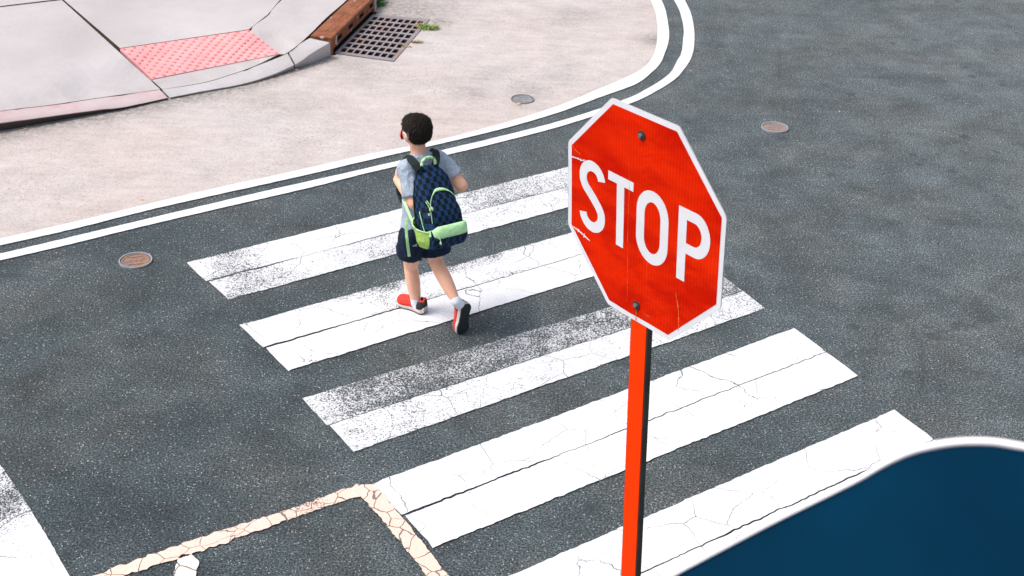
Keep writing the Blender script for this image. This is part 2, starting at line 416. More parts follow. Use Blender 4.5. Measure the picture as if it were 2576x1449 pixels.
# left white stripe (stop line of the side street)
marking('stop_line', [(-330, 1190), (-190, 1400), (-60, 1580), (90, 1790)], [(-120, 1000), (0, 1168), (55, 1248), (120, 1353), (175, 1449), (330, 1700)], WHITE,
        'broad worn white stripe crossing the bottom left corner', wear=lambda u, v: .15+.42*bumpf(u, .34, .13)*clamp(v*1.4), m=10)
marking('yellow_line', [(120, 1524), (310, 1449), (500, 1388), (750, 1298), (912, 1246)], [(60, 1512), (240, 1449), (300, 1423), (500, 1353), (725, 1280.6), (900, 1217)], YEL,
        'cracked pale yellow line running up to the crosswalk corner', wear=lambda u, v: rag(u, v, .12+.33*bumpf(u, .84, .09)+.12*bumpf(u, .6, .1), .12), n=140, jit=.014)
marking('yellow_line', [(902, 1219), (910, 1248), (975, 1323), (1075, 1449), (1220, 1640)], [(945, 1218), (965, 1243), (1005, 1293), (1054, 1353), (1128, 1449), (1280, 1640)], YEL,
        'cracked pale yellow line meeting the end of a crosswalk stripe', wear=lambda u, v: rag(u, v, .12, .14), n=140, jit=.010, z=.0105)
marking('road_letter', [(436, 1500), (438, 1440), (447, 1410), (458, 1394)], [(492, 1500), (494, 1440), (500, 1415), (483, 1394)], CREAM,
        'cream painted stroke below the yellow line', wear=lambda u, v: rag(u, v, .12, .15), n=40, jit=.006)

# ------------------------------------------------------------------ pavement
ZC = [(-900, 450, .10), (-600, 395, .10), (-900, 145, .16), (-600, 100, .16), (-260, 333, .10), (0, 300, .085), (125, 285, .075), (250, 262, .055), (404, 227, .03), (430, 248, .02), (512, 212, .022), (584, 190, .025), (643, 168, .04), (701, 138, .075), (725, 134, .10), (755, 110, .135), (784, 84, .15), (823, 44, .15), (872, 2, .15),
      (380, 199, .05), (706, 135, .08), (300, 122, .10), (627, 74, .13), (0, 17, .16), (150, 0, .16), (160, 0, .155), (706, 0, .155), (750, -60, .155), (-250, 54, .16), (100, 200, .12), (0, 230, .12), (925, -60, .15), (95, -60, .16), (400, -200, .16), (900, -200, .15), (100, -300, .16), (-250, -300, .16)]
def zf(x, y):
    num = den = 0
    for a, b_, z in ZC:
        w_ = 1/(((x-a)**2+((y-b_)*1.6)**2)+60)**1.5
        num += w_*z; den += w_
    return num/den
seamA = [(-900, 448), (-120, 305), (0, 280.5), (125, 265.5), (250, 247), (403, 226)]
seamM = [(408, 226), (512, 208.6), (584, 187.5), (643, 166), (700, 138)]
seamR = [(703.5, 137.5), (714, 138), (725, 133.6), (755.5, 110), (784, 84), (823.5, 44.5), (872, 2.3), (930, -58), (1060, -200)]
def up_(P): return [tuple(p)+(0,) for p in P]
slabs = []
JOINT = simple('joint_dirt', (.075, .065, .045), .95, .1, .4, 20)
def slab(bot, top, n, m, sm=(True, False)):
    o, _ = grid_patch('pavement_slab', (cr if sm[0] else lin)(up_(bot), n+1), (cr if sm[1] else lin)(up_(top), n+1), n, m, 0, WALK, zfun=zf, skirt=.06)
    slabs.append(o); return o
slab([(x, y-1.3) for x, y in seamA], [(-900, 145), (0, 18.3), (155.5, 0)], 40, 16)
slab([(-900, 142), (0, 15.3), (151, -2.5)], [(-1200, -220), (-300, -220), (-105, -220)], 16, 10, (False, False))
slab([(302, 121), (626, 74)], [(259, 84), (673, 37)], 30, 3, (False, False))
slab([(259, 84), (673, 37)], [(161, 0), (704, 0)], 30, 6, (False, False))
slab([(161, 0), (704, 0)], [(-96, -220), (936, -220)], 30, 8, (False, False))
slab([(x, y-1.3) for x, y in seamM], [(382, 201), (704, 137)], 30, 4)
# right-hand slab
rl = cr(up_([(701, 136), (668, 108), (630, 76.5), (677, 37), (708, 0), (940, -220)]), 41); rr = cr(up_([(x-1.2, y-1.2) for x, y in seamR]), 41)
o, _ = grid_patch('pavement_slab', rr, rl, 40, 8, 0, WALK, zfun=zf, skirt=.06); slabs.append(o)
# join slabs into one pavement object
bm = bmesh.new()
for s_ in slabs: bm.from_mesh(s_.data)
bmesh.ops.recalc_face_normals(bm, faces=bm.faces)
me = bpy.data.meshes.new('pavement'); bm.to_mesh(me); bm.free(); me.materials.append(WALK); me.materials.append(JOINT)
for s_ in slabs: bpy.data.objects.remove(s_)
pav = bpy.data.objects.new('pavement', me); COL.objects.link(pav); tag(pav, 'pale concrete pavement slabs with dark joints', kind='structure')

#
b = NB('tactile_pink', .8, .3); p = b.pos('geo')
PINK = b; c = b.mix((.72, .30, .30), (.76, .36, .36), b.ramp(b.noise(5, 4, .7, p), [(.35, 0), (.65, 1)]))
c = b.mix(c, (.70, .22, .20), b.math('MULTIPLY', b.ramp(b.noise(9, 5, .7, p), [(.55, 0), (.7, 1)]), .6)); c = b.mix(c, b.ramp(b.noise(150, 2, .6, p), [(.3, .9), (.7, 1.08)]), 1.0, 'MULTIPLY')
b.base(c); PINK = b.m
b = NB('tactile_dome', .7, .3); p = b.pos('geo')
c = b.mix((.72, .29, .29), (.70, .20, .19), b.ramp(b.noise(7, 5, .8, p), [(.42, 0), (.56, 1)])); b.base(c); DOME = b.m
TC = [Vector(p) for p in ((382, 198.5), (704, 135), (627, 75.5), (302, 122.5))]
def tp(u, v, dz=0):
    q = TC[0].lerp(TC[1], u).lerp(TC[3].lerp(TC[2], u), v)
    return G(q.x, q.y, zf(q.x, q.y)+dz)
vs = []; fs = []; mi = []
n, m = 20, 10
for j in range(m+1):
    for i in range(n+1): vs.append(tp(i/n, j/m, .004))
for j in range(m):
    for i in range(n): fs.append((j*(n+1)+i, j*(n+1)+i+1, (j+1)*(n+1)+i+1, (j+1)*(n+1)+i)); mi.append(0)
ring = list(range(n+1))+[j*(n+1)+n for j in range(1, m+1)]+[m*(n+1)+i for i in range(n-1, -1, -1)]+[j*(n+1) for j in range(m-1, 0, -1)]
b0 = len(vs)
for r in ring: v = vs[r].copy(); v.z -= .03; vs.append(v)
for q in range(len(ring)): fs.append((ring[q], b0+q, b0+(q+1) % len(ring), ring[(q+1) % len(ring)])); mi.append(0)
NX, NY = 25, 13
ux = (tp(1, .5)-tp(0, .5)).normalized(); uy = (tp(.5, 1)-tp(.5, 0)).normalized()
for a_ in range(NX):
    for c_ in range(NY):
        if (a_+c_) % 2: continue
        ctr = tp((a_+.5)/NX, (c_+.5)/NY, .0045)
        b0 = len(vs)
        for rr_, hh in ((.017, 0), (.0125, .006), (.006, .0078)):
            for k in range(8):
                an = k*math.pi/4; vs.append(ctr+ux*rr_*math.cos(an)+uy*rr_*math.sin(an)+Vector((0, 0, hh)))
        for r_ in range(2):
            for k in range(8): fs.append((b0+r_*8+k, b0+r_*8+(k+1) % 8, b0+(r_+1)*8+(k+1) % 8, b0+(r_+1)*8+k)); mi.append(1)
        fs.append(tuple(b0+16+k for k in range(8))); mi.append(1)
tac = mesh_obj('tactile_paving', vs, fs, [PINK, DOME], midx=mi)
tag(tac, 'faded pink tactile paving panel with raised dots in the pavement ramp', 'tactile paving')

# kerb
ktop = [(-900, 462, .10), (-100, 325, .09), (0, 310, .08), (125, 293.5, .065), (250, 276.5, .045), (312, 270, .03), (425, 246, .022), (512, 229, .022), (596, 214, .022), (666, 195, .03), (741, 163, .06), (786, 133, .11), (830, 107, .15)]
kbot = [(x, y, 0) for x, y in kb]
kseam = [(-900, 448, .10), (-120, 305, .095), (0, 280.5, .09), (125, 265.5, .075), (250, 247, .055), (320, 236.5, .042), (405, 225.5, .03), (512, 208.6, .023), (584, 187.5, .026), (645, 166, .04), (725, 133.6, .10), (755.5, 110, .135), (779, 96, .15)]
GRIME_SHADE = simple('kerb_grime_shade', (.045, .035, .034), .9, .2, .4, 30)
def kerb(i0, i1, u0, u1, mat, label):
    rows = []
    N = 200
    B_ = lin([Vector(p) for p in kbot], 13); 
    def samp(L, u):
        # L control points share an index: smooth interpolation by index
        x = u*(len(L)-1); i = min(int(x), len(L)-2); t = x-i
        P = [Vector(L[max(0, i-1)]), Vector(L[i]), Vector(L[i+1]), Vector(L[min(len(L)-1, i+2)])]
        a_, b_, c_, d_ = P
        return 0.5*((2*b_)+(c_-a_)*t+(2*a_-5*b_+4*c_-d_)*t*t+(3*b_-a_-3*c_+d_)*t**3)
    n = 60; vs = []; fs = []
    for i in range(n+1):
        u = u0+(u1-u0)*i/n
        pb, pt, ps = samp(kbot, u), samp(ktop, u), samp(kseam, u)
        vb = G(pb.x, pb.y, -.01); vt = G(pt.x, pt.y, pt.z); vsm = G(ps.x, ps.y, ps.z)
        rad = min(.012, pt.z*.4)
        dn = Vector((vb.x-vt.x, vb.y-vt.y, vb.z-vt.z)).normalized(); ins = (vsm-vt).normalized()
        row = [vb, vt+dn*rad, vt+dn*rad*.3+ins*rad*.3, vt+ins*rad, vt.lerp(vsm, .5), vsm, Vector((vsm.x, vsm.y, 0))]
        for v in row[1:5]: v.z += .002*noise.noise(v*9)
        vs += row
    m = 7
    fs = [(i*m+j, (i+1)*m+j, (i+1)*m+j+1, i*m+j+1) for i in range(n) for j in range(m-1)]
    fs += [tuple(range(m))[::-1], tuple(n*m+j for j in range(m))]
    o = mesh_obj('kerb', vs, fs, mat, smooth=False); tag(o, label, kind='structure')
    bm = bmesh.new(); bm.from_mesh(o.data); bmesh.ops.recalc_face_normals(bm, faces=bm.faces); bm.to_mesh(o.data); bm.free()
    for p in o.data.polygons: p.use_smooth = len(p.vertices) == 4
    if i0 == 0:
        a_ = o.data.attributes.new('dirt_shade', 'FLOAT', 'POINT')
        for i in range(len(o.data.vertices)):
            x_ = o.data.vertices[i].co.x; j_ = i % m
            a_.data[i].value = clamp((-1.5-x_)/1.0)*(1, 1, .75, .1, 0, 0, 0)[j_]  # left kerb face darkened: grime with its shade painted in
    o.data.set_sharp_from_angle(angle=math.radians(50))
    return o
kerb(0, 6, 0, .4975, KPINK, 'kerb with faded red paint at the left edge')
kerb(6, 10, .5025, .831, KERB, 'lowered grey kerb in front of the pink tactile panel')
kerb(10, 12, .837, 1, KERB, 'rounded concrete kerb block ending at the rusty drain hood')
# kerb strip continuing beyond the hood
vs = [G(x, y, z) for x, y, z in ((1000, -50, .0), (998, -85, .15), (940, -60, .15))]

# ------------------------------------------------------------------ storm drain
b = NB('rusty_iron', .85, .3); p = b.pos('geo')
c = b.mix((.21, .065, .028), (.31, .11, .048), b.ramp(b.noise(6, 4, .65, p), [(.35, 0), (.65, 1)]))
c = b.mix(c, (.13, .06, .045), b.math('MULTIPLY', b.ramp(b.noise(14, 4, .7, p), [(.5, 0), (.7, 1)]), .7))
c = b.mix(c, (.60, .50, .46), b.ramp(b.noise(5.5, 5, .7, p), [(.63, 0), (.68, 1)]))
c = b.mix(c, b.ramp(b.noise(70, 3, .7, p), [(.3, .75), (.7, 1.15)]), 1.0, 'MULTIPLY')
wv_ = b.n('ShaderNodeTexVoronoi'); wv_.inputs['Scale'].default_value = 42; b.l(p, wv_.inputs['Vector'])
b.base(c); b.bump(wv_.outputs['Distance'], .5, .006); RUST = b.m
b = NB('grate_iron', .7, .4); p = b.pos('geo')
c = b.mix((.21, .17, .17), (.27, .24, .255), b.ramp(b.noise(5, 3, .6, p), [(.35, 0), (.65, 1)]))
c = b.mix(c, (.36, .16, .09), b.ramp(b.noise(4.5, 4, .65, p), [(.56, 0), (.68, .8)])); c = b.mix(c, b.ramp(b.noise(90, 3, .7, p), [(.3, .8), (.7, 1.15)]), 1.0, 'MULTIPLY')
b.base(c); b.bump(b.noise(60, 3, .6, p), .3, .004); GRATE = b.m
WALLM = simple('opening_wall_dark', (.06, .045, .04), .9, .1)  # shade inside the grate holes and hood slots, put into the wall colour
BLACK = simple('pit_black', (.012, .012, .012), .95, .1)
drain = empty('storm_drain', G(930, 100)); tag(drain, 'storm drain with rusty kerb hood and square-holed iron grate', 'storm drain')
def gp(u, v, z):   # u across from kerb to road, v along from near to far
    a_ = gq[0].lerp(gq[1], u); b_ = gq[3].lerp(gq[2], u); q = a_.lerp(b_, v); return Vector((q.x, q.y, z))
# grate with rounded rectangular openings
vs = []; fs = []
NU, NV = 8, 8; mu, mv = .055, .05
cu, cv = (1-2*mu+.018)/NU, (1-2*mv+.02)/NV
ZT, ZB = .008, -.012
def addv(u, v, z): vs.append(gp(u, v, z)); return len(vs)-1
us = [0]; 
def hole(i, j):
    u0 = mu+i*cu; v0 = mv+j*cv; u1 = u0+cu-.030; v1 = v0+cv-.036
    rr_ = .013; pts = []
    for (a_, b_, s0) in ((u1-rr_, v1-rr_, 0), (u0+rr_, v1-rr_, 1), (u0+rr_, v0+rr_, 2), (u1-rr_, v0+rr_, 3)):
        for k in range(3):
            an = (s0+k/2)*math.pi/2; pts.append((a_+rr_*math.cos(an), b_+rr_*math.sin(an)))
    return pts
cells_u = [0]+[mu+i*cu-.015 for i in range(1, NU)]+[1]
cells_v = [0]+[mv+j*cv-.018 for j in range(1, NV)]+[1]
bm = bmesh.new()
for i in range(NU):
    for j in range(NV):
        a0, a1, c0, c1 = cells_u[i], cells_u[i+1], cells_v[j], cells_v[j+1]
        outer_ = [(a1, c1), (a0, c1), (a0, c0), (a1, c0)]
        h_ = hole(i, j)
        ov = [bm.verts.new(gp(*q, ZT)) for q in outer_]; hv = [bm.verts.new(gp(*q, ZT)) for q in h_]; hb = [bm.verts.new(gp(*q, ZB)) for q in h_]
        for s_ in range(4):
            g3 = hv[s_*3:s_*3+3]; nxt = hv[((s_+1) % 4)*3]
            bm.faces.new([ov[s_], g3[1], g3[0]][::-1]); bm.faces.new([ov[s_], g3[2], g3[1]][::-1])
            bm.faces.new([ov[s_], ov[(s_+1) % 4], nxt, g3[2]])
        for k in range(12): bm.faces.new([hv[k], hv[(k+1) % 12], hb[(k+1) % 12], hb[k]]).material_index = 1
# outer rim
rim = [bm.verts.new(gp(u, v, z)) for z in (ZT, ZB) for u, v in ((0, 0), (1, 0), (1, 1), (0, 1))]
for k in range(4): bm.faces.new([rim[k], rim[(k+1) % 4], rim[4+(k+1) % 4], rim[4+k]])
bmesh.ops.remove_doubles(bm, verts=bm.verts, dist=.0004)
bmesh.ops.recalc_face_normals(bm, faces=bm.faces)
me = bpy.data.meshes.new('grate'); bm.to_mesh(me); bm.free(); me.materials.append(GRATE); me.materials.append(WALLM)
o = bpy.data.objects.new('grate', me); COL.objects.link(o); adopt(drain, o)
# pit
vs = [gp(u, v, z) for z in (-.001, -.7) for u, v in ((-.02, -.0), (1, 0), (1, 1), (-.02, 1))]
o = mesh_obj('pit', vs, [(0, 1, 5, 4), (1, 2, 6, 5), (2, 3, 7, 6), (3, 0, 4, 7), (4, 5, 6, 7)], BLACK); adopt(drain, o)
# hood: face with four slots, top, ends
hb0, hb1 = G(835.6, 139), G(942.5, 31)
hdir = (hb1-hb0).normalized(); hn = Vector((hdir.y, -hdir.x, 0))        # towards the road
if hn.x < 0: hn = -hn
HL = (hb1-hb0).length
top_in = G(776, 96, .15); wid = abs((top_in-hb0).dot(hn))
def hp(s, d, z): q = hb0+hdir*s+hn*d; return Vector((q.x, q.y, z))
bm = bmesh.new()
ss = [0, .035*HL]; 
slots = [(.12, .22), (.375, .475), (.63, .73), (.875, .965)]
zs = [.045, .075, .115, .138]
brk = sorted({0, 1, .0}|{a_ for s_ in slots for a_ in s_})
def quad(P): return bm.faces.new([bm.verts.new(q) for q in P])
T_ = .014
for a_, c_ in zip(brk[:-1], brk[1:]):
    for z0, z1 in zip(zs[:-1], zs[1:]):
        if (a_, c_) in slots and (z0, z1) == (.075, .115):
            for d0 in (0,):
                P = [hp(a_*HL, 0, z0), hp(c_*HL, 0, z0), hp(c_*HL, 0, z1), hp(a_*HL, 0, z1)]; Q = [q-hn*T_*2 for q in P]
                for k in range(4): quad([P[k], P[(k+1) % 4], Q[(k+1) % 4], Q[k]]).material_index = 1
            continue
        quad([hp(a_*HL, 0, z0), hp(c_*HL, 0, z0), hp(c_*HL, 0, z1), hp(a_*HL, 0, z1)])
# rounded nose and top
prof = [(0, .138), (-.004, .147), (-.012, .1525), (-.024, .154), (-wid, .154), (-wid, .10)]
for (d0, z0), (d1, z1) in zip(prof[:-1], prof[1:]): quad([hp(0, d0, z0), hp(HL, d0, z0), hp(HL, d1, z1), hp(0, d1, z1)])
quad([hp(0, -.02, .045), hp(HL, -.02, .045), hp(HL, 0, .045), hp(0, 0, .045)])
# end cheeks (legs down to the ground) at both ends
for s0, s1 in ((-.002, .028*1), (HL-.028, HL+.002)):
    P = [(0.001, -.01), (0.001, .138), (-.012, .150), (-wid, .150), (-wid, -.01)]
    L_ = [bm.verts.new(hp(s0, *q)) for q in P]; R_ = [bm.verts.new(hp(s1, *q)) for q in P]
    bm.faces.new(L_[::-1]); bm.faces.new(R_)
    for k in range(5): bm.faces.new([L_[k], L_[(k+1) % 5], R_[(k+1) % 5], R_[k]])
# little raised plates on the top
for s0, s1 in ((.12, .32), (.38, .6), (.68, .9)):
    for d0, d1 in ((-wid*.9, -wid*.55), (-wid*.45, -.05)):
        P = [hp(s0*HL, d0, .156), hp(s1*HL, d0, .156), hp(s1*HL, d1, .156), hp(s0*HL, d1, .156)]
        quad(P)
        Q = [Vector((q.x, q.y, .1535)) for q in P]
        for k in range(4): quad([P[k], Q[k], Q[(k+1) % 4], P[(k+1) % 4]])
bmesh.ops.recalc_face_normals(bm, faces=bm.faces)
me = bpy.data.meshes.new('kerb_hood'); bm.to_mesh(me); bm.free(); me.materials.append(RUST); me.materials.append(WALLM)
o = bpy.data.objects.new('kerb_hood', me); COL.objects.link(o); adopt(drain, o)
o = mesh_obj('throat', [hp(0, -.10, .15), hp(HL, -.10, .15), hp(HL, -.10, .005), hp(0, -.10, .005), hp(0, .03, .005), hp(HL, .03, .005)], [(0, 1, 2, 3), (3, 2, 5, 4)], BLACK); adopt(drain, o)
# kerb beyond the hood
vs = []
for s_ in (HL+.006, HL+3.5):
    for d, z in ((0, -.01), (-.012, .142), (-.03, .15), (-wid, .15), (-wid, 0)): vs.append(hp(s_, d+ (.0 if s_ < HL+1 else -.5), z))
o = mesh_obj('kerb', vs, [(i, i+1, i+6, i+5) for i in range(4)]+[(0, 1, 2, 3, 4)], KERB); tag(o, 'concrete kerb beyond the rusty drain hood', kind='structure')

# ------------------------------------------------------------------ round iron covers
def cover(name, px, py, R_, mat, rimmat, label, ang):
    c0 = G(px, py); root = empty(name, c0)
    tag(root, label, 'cover', 'small round iron covers in the road')
    n = 48; zr = .013; vs = []; fs = []
    prof = [(R_*1.0, 0), (R_, zr), (R_*.925, zr), (R_*.915, zr-.006)]
    for r_, z in prof:
        for k in range(n): vs.append((r_*math.cos(2*math.pi*k/n), r_*math.sin(2*math.pi*k/n), z))
    for q in range(len(prof)-1):
        for k in range(n): fs.append((q*n+k, q*n+(k+1) % n, (q+1)*n+(k+1) % n, (q+1)*n+k))
    mesh_obj('rim', vs, fs, rimmat, root)
    vs = []; fs = []
    prof = [(R_*.915, zr-.009), (R_*.86, zr-.009), (R_*.855, zr-.0035), (R_*.74, zr-.0035), (R_*.735, zr-.007), (0.0001, zr-.007)]
    for r_, z in prof:
        for k in range(n): vs.append((r_*math.cos(2*math.pi*k/n), r_*math.sin(2*math.pi*k/n), z))
    for q in range(len(prof)-1):
        for k in range(n): fs.append((q*n+k, q*n+(k+1) % n, (q+1)*n+(k+1) % n, (q+1)*n+k))
    # raised cast bars and bosses
    def box(cx_, cy_, w_, h_, a_, z0, z1):
        b0 = len(vs)
        for z in (z0, z1):
            for sx, sy in ((-1, -1), (1, -1), (1, 1), (-1, 1)):
                x, y = sx*w_/2, sy*h_/2
                vs.append((cx_+x*math.cos(a_)-y*math.sin(a_), cy_+x*math.sin(a_)+y*math.cos(a_), z))
        fs.extend([(b0+4, b0+5, b0+6, b0+7)]+[(b0+k, b0+(k+1) % 4, b0+4+(k+1) % 4, b0+4+k) for k in range(4)])
    ca, sa = math.cos(ang), math.sin(ang)
    for (x, y, w_, h_) in ((0, .45, .9, .12), (0, -.45, .9, .12), (-.3, 0, .16, .28), (0, 0, .16, .28), (.3, 0, .16, .28), (.5, .15, .1, .1), (-.5, -.15, .1, .1)):
        box((x*ca-y*sa)*R_, (x*sa+y*ca)*R_, w_*R_, h_*R_, ang, zr-.0075, zr-.0035)
    mesh_obj('lid', vs, fs, mat, root)
    return root
def ironmat(name, a_, b_, s):
    q = NB(name, .7, .4); p = q.pos('obj')
    c = q.mix(a_, b_, q.ramp(q.noise(s, 4, .65, p), [(.38, 0), (.62, 1)])); c = q.mix(c, q.ramp(q.noise(120, 3, .7, p), [(.3, .75), (.7, 1.2)]), 1.0, 'MULTIPLY')
    q.base(c); q.bump(q.noise(120, 2, .6, p), .3, .003); return q.m
IR1 = ironmat('rusty_lid', (.19, .14, .135), (.30, .16, .085), 22); IR2 = ironmat('pinkish_lid', (.22, .17, .165), (.28, .195, .165), 16); IR3 = ironmat('grey_lid', (.20, .21, .23), (.27, .26, .27), 16)
RIM1 = ironmat('worn_rim', (.27, .28, .31), (.34, .34, .37), 16); RIM2 = ironmat('dark_rim', (.17, .15, .13), (.26, .22, .18), 16)
def wr(px, py, hw): return (G(px+hw, py)-G(px, py)).length
cover('valve_cover', 341.3, 657.5, wr(341, 657, 41.6), IR1, RIM1, 'rusty round cover with pale rim left of the crosswalk stripes', .3)
cover('valve_cover', 1948.5, 322.5, wr(1948, 322, 33), IR2, RIM1, 'pinkish brown round cover in the dark asphalt right of the stop sign', -.2)
cover('valve_cover', 1314.5, 251.6, wr(1314, 251, 29.2), IR3, RIM2, 'grey round cover in the pale painted area inside the double line', .1)

# ------------------------------------------------------------------ weeds, leaves
def tuft(name, px, py, R_, n, h, cols, label, lean=(0, 0)):
    root_p = G(px, py, .006); vs = []; fs = []; mi = []
    for i in range(n):
        a_ = random.uniform(0, 6.283); r_ = R_*math.sqrt(random.random())
        b0 = root_p+Vector((r_*math.cos(a_)*1.4, r_*math.sin(a_)*.6, 0))
        d = Vector((random.gauss(0, .5)+lean[0], random.gauss(0, .5)+lean[1], random.uniform(.4, 1.2))).normalized()
        L_ = h*random.uniform(.5, 1.2); w_ = random.uniform(.0018, .0038)
        side = d.cross(Vector((random.random()-.5, random.random()-.5, .3))).normalized()*w_
        m_ = b0+d*L_*.55; t_ = b0+d*L_+Vector((d.x*L_*.3, d.y*L_*.3, -L_*.18))
        k = len(vs); vs += [b0-side, b0+side, m_-side*.9, m_+side*.9, t_]
        fs += [(k, k+1, k+3, k+2), (k+2, k+3, k+4)]; c_ = random.choices(range(len(cols)), [3, 2, 1][:len(cols)])[0]; mi += [c_, c_]
    o = mesh_obj(name, [v-root_p for v in vs], fs, cols, midx=mi); o.location = root_p
    tag(o, label, 'weeds'); return o
GRN = simple('blade_green', (.16, .34, .05), .6, .3, .3, 90); GRN2 = simple('blade_dark_green', (.05, .13, .05), .6, .3, .3, 90)
STRAW = simple('blade_straw', (.50, .38, .20), .8, .2, .3, 90); BRN = simple('debris_brown', (.30, .18, .08), .9, .2, .3, 90)
tuft('weed_tuft', 1076, 72.5, .065, 260, .06, [GRN, STRAW, GRN], 'bright green weed tuft at the right edge of the drain grate', (.5, 0))
tuft('weed_tuft', 1062, 68, .045, 120, .05, [STRAW, STRAW, BRN], 'dry straw tuft beside the green weeds over the grate', (-.3, 0))
tuft('weed_tuft', 1048, 107, .04, 110, .025, [BRN, STRAW, BRN], 'brown clump of dead weeds at the near right edge of the grate', (.5, 0))
tuft('weed_tuft', 1022, 118, .035, 60, .02, [STRAW, STRAW, STRAW], 'small straw-coloured debris by the near corner of the grate')
tuft('weed_tuft', 946.5, 14, .05, 260, .11, [GRN2, GRN2, GRN], 'dark green weeds growing behind the rusty drain hood')
LEAF = simple('leaf_yellow', (.78, .42, .10), .7, .3, .25, 60); LEAFP = simple('leaf_pale', (.72, .52, .32), .7, .3, .25, 60)
def leaf(px, py, s, mat, label, z=.012):
    c0 = G(px, py, z); a_ = random.uniform(0, 6.28)
    pts = [(-1, 0), (-.5, .42), (.1, .5), (.6, .3), (1, 0), (.6, -.3), (.1, -.5), (-.5, -.4)]
    vs = [(0, 0, .003)]; 
    for x, y in pts: vs.append(((x*math.cos(a_)-y*math.sin(a_))*s, (x*math.sin(a_)+y*math.cos(a_))*s, random.uniform(-.003, .004)))
    fs = [(0, 1+i, 1+(i+1) % 8) for i in range(8)]
    o = mesh_obj('leaf', vs, fs, mat); o.location = c0; tag(o, label, 'leaf', 'fallen leaves on the road')
leaf(1304, 259.5, .022, LEAF, 'yellow leaf lying on the near rim of the grey round cover', .02)
leaf(448, 251, .014, LEAF, 'orange leaf in the gutter by the joint between pink and grey kerb')
leaf(1054.5, 27, .020, LEAFP, 'pale leaf on the dark patch beyond the drain grate')
leaf(993, 34.5, .016, LEAF, 'yellow leaf at the far edge of the drain grate')
leaf(1024, 38, .012, LEAF, 'small orange leaf at the far edge of the grate, right of the yellow one')
leaf(839.5, 152.5, .014, LEAFP, 'pale brown leaf in front of the kerb block by the hood')
leaf(64, 324, .016, LEAFP, 'pale leaf in the shaded gutter at the left edge')
leaf(1738, 178, .013, LEAF, 'yellow leaf just outside the bend of the double line')
leaf(3148*.6708, 417*.6708, .013, LEAF, 'yellow leaf on the asphalt above and right of the pinkish cover')
leaf(356, 500.5, .012, LEAF, 'orange leaf on the pale area above the left double line')
leaf(1075.5, 14, .014, LEAF, 'yellow leaf near the top edge beyond the grate')
leaf(746, 176, .014, LEAFP, 'reddish brown leaf at the kerb joint near the tactile panel')
leaf(570, 80, .013, LEAF, 'orange leaf on the pavement above the tactile panel', .135)

# ------------------------------------------------------------------ stop sign
SC = Vector((.413, 3.854, 2.115))
sR = Vector((.61798, -.78473, .04798)).normalized(); sU = Vector((-.04148, .02840, .99874)); sU = (sU-sR*sU.dot(sR)).normalized(); sN = sR.cross(sU)
if sN.y > 0: sN = -sN
def sp(x, y, d=0):
    # plate slightly bent
    bend = .004*math.sin(3.2*x+1.1*y) + .003*math.exp(-((x+.05)/.05)**2)*clamp((.25-y)*2) + .003*math.sin(5*y+2*x)
    return SC+sR*x+sU*y+sN*(d+bend)
b = NB('sign_red_sheeting', .5, .03); p = b.pos('uv')
vc = b.noise(60, 3, .6, p)
c = b.mix((.72, .017, .0006), (.80, .024, .001), b.ramp(b.noise(5, 4, .6, p), [(.35, 0), (.65, 1)]))
# horizontal/oblique faint streaks and a vertical orange scratch family
mp = b.n('ShaderNodeMapping'); mp.inputs['Scale'].default_value = (40, 1.6, 1); b.l(p, mp.inputs[0])
st = b.noise(1.0, 3, .6, mp.outputs[0]); c = b.mix(c, (.85, .07, .01), b.math('MULTIPLY', b.ramp(st, [(.66, 0), (.74, 1)]), .5))
mp2 = b.n('ShaderNodeMapping'); mp2.inputs['Scale'].default_value = (2, 6, 1); mp2.inputs['Rotation'].default_value = (0, 0, .6); b.l(p, mp2.inputs[0])
st2 = b.noise(1.3, 3, .6, mp2.outputs[0]); c = b.mix(c, (.50, .004, .0003), b.math('MULTIPLY', b.ramp(st2, [(.42, 0), (.62, 1)]), .75))
rb = b.n('ShaderNodeTexWave', wave_type='BANDS', bands_direction='X'); rb.inputs['Scale'].default_value = 22; b.l(p, rb.inputs['Vector'])
c = b.mix(c, b.ramp(rb.outputs['Fac'], [(.2, .90), (.8, 1.0)]), 1.0, 'MULTIPLY'); b.bump(b.noise(4, 3, .6, p, 1.5), .35, .02)
sp_ = b.noise(160, 2, .7, p); c = b.mix(c, (.92, .35, .2), b.math('MULTIPLY', b.ramp(sp_, [(.76, 0), (.80, 1)]), .6))
b.base(c); SRED = b.m
b = NB('sign_white_sheeting', .4, .4); p = b.pos('uv')
c = b.mix((.78, .77, .80), (.70, .69, .73), b.ramp(b.noise(9, 4, .7, p), [(.4, 0), (.75, 1)])); b.base(c); SWHT = b.m
SBACK = simple('sign_aluminium', (.45, .45, .46), .4, .5, .1)
STRIPM = simple('post_strip_orange_red', (.92, .045, .002), .5, .03, .05, 12)
POSTM = simple('post_dark_steel', (.040, .044, .036), .6, .4, .35, 14, .2)
sign = empty('stop_sign', Vector((.56, 3.76, 0))); tag(sign, 'red octagonal STOP sign on a tilted post with orange-red strip', 'stop sign')
def octa(A_):
    B_ = A_*math.tan(math.pi/8); return [(-B_, A_), (B_, A_), (A_, B_), (A_, -B_), (B_, -A_), (-B_, -A_), (-A_, -B_), (-A_, B_)]
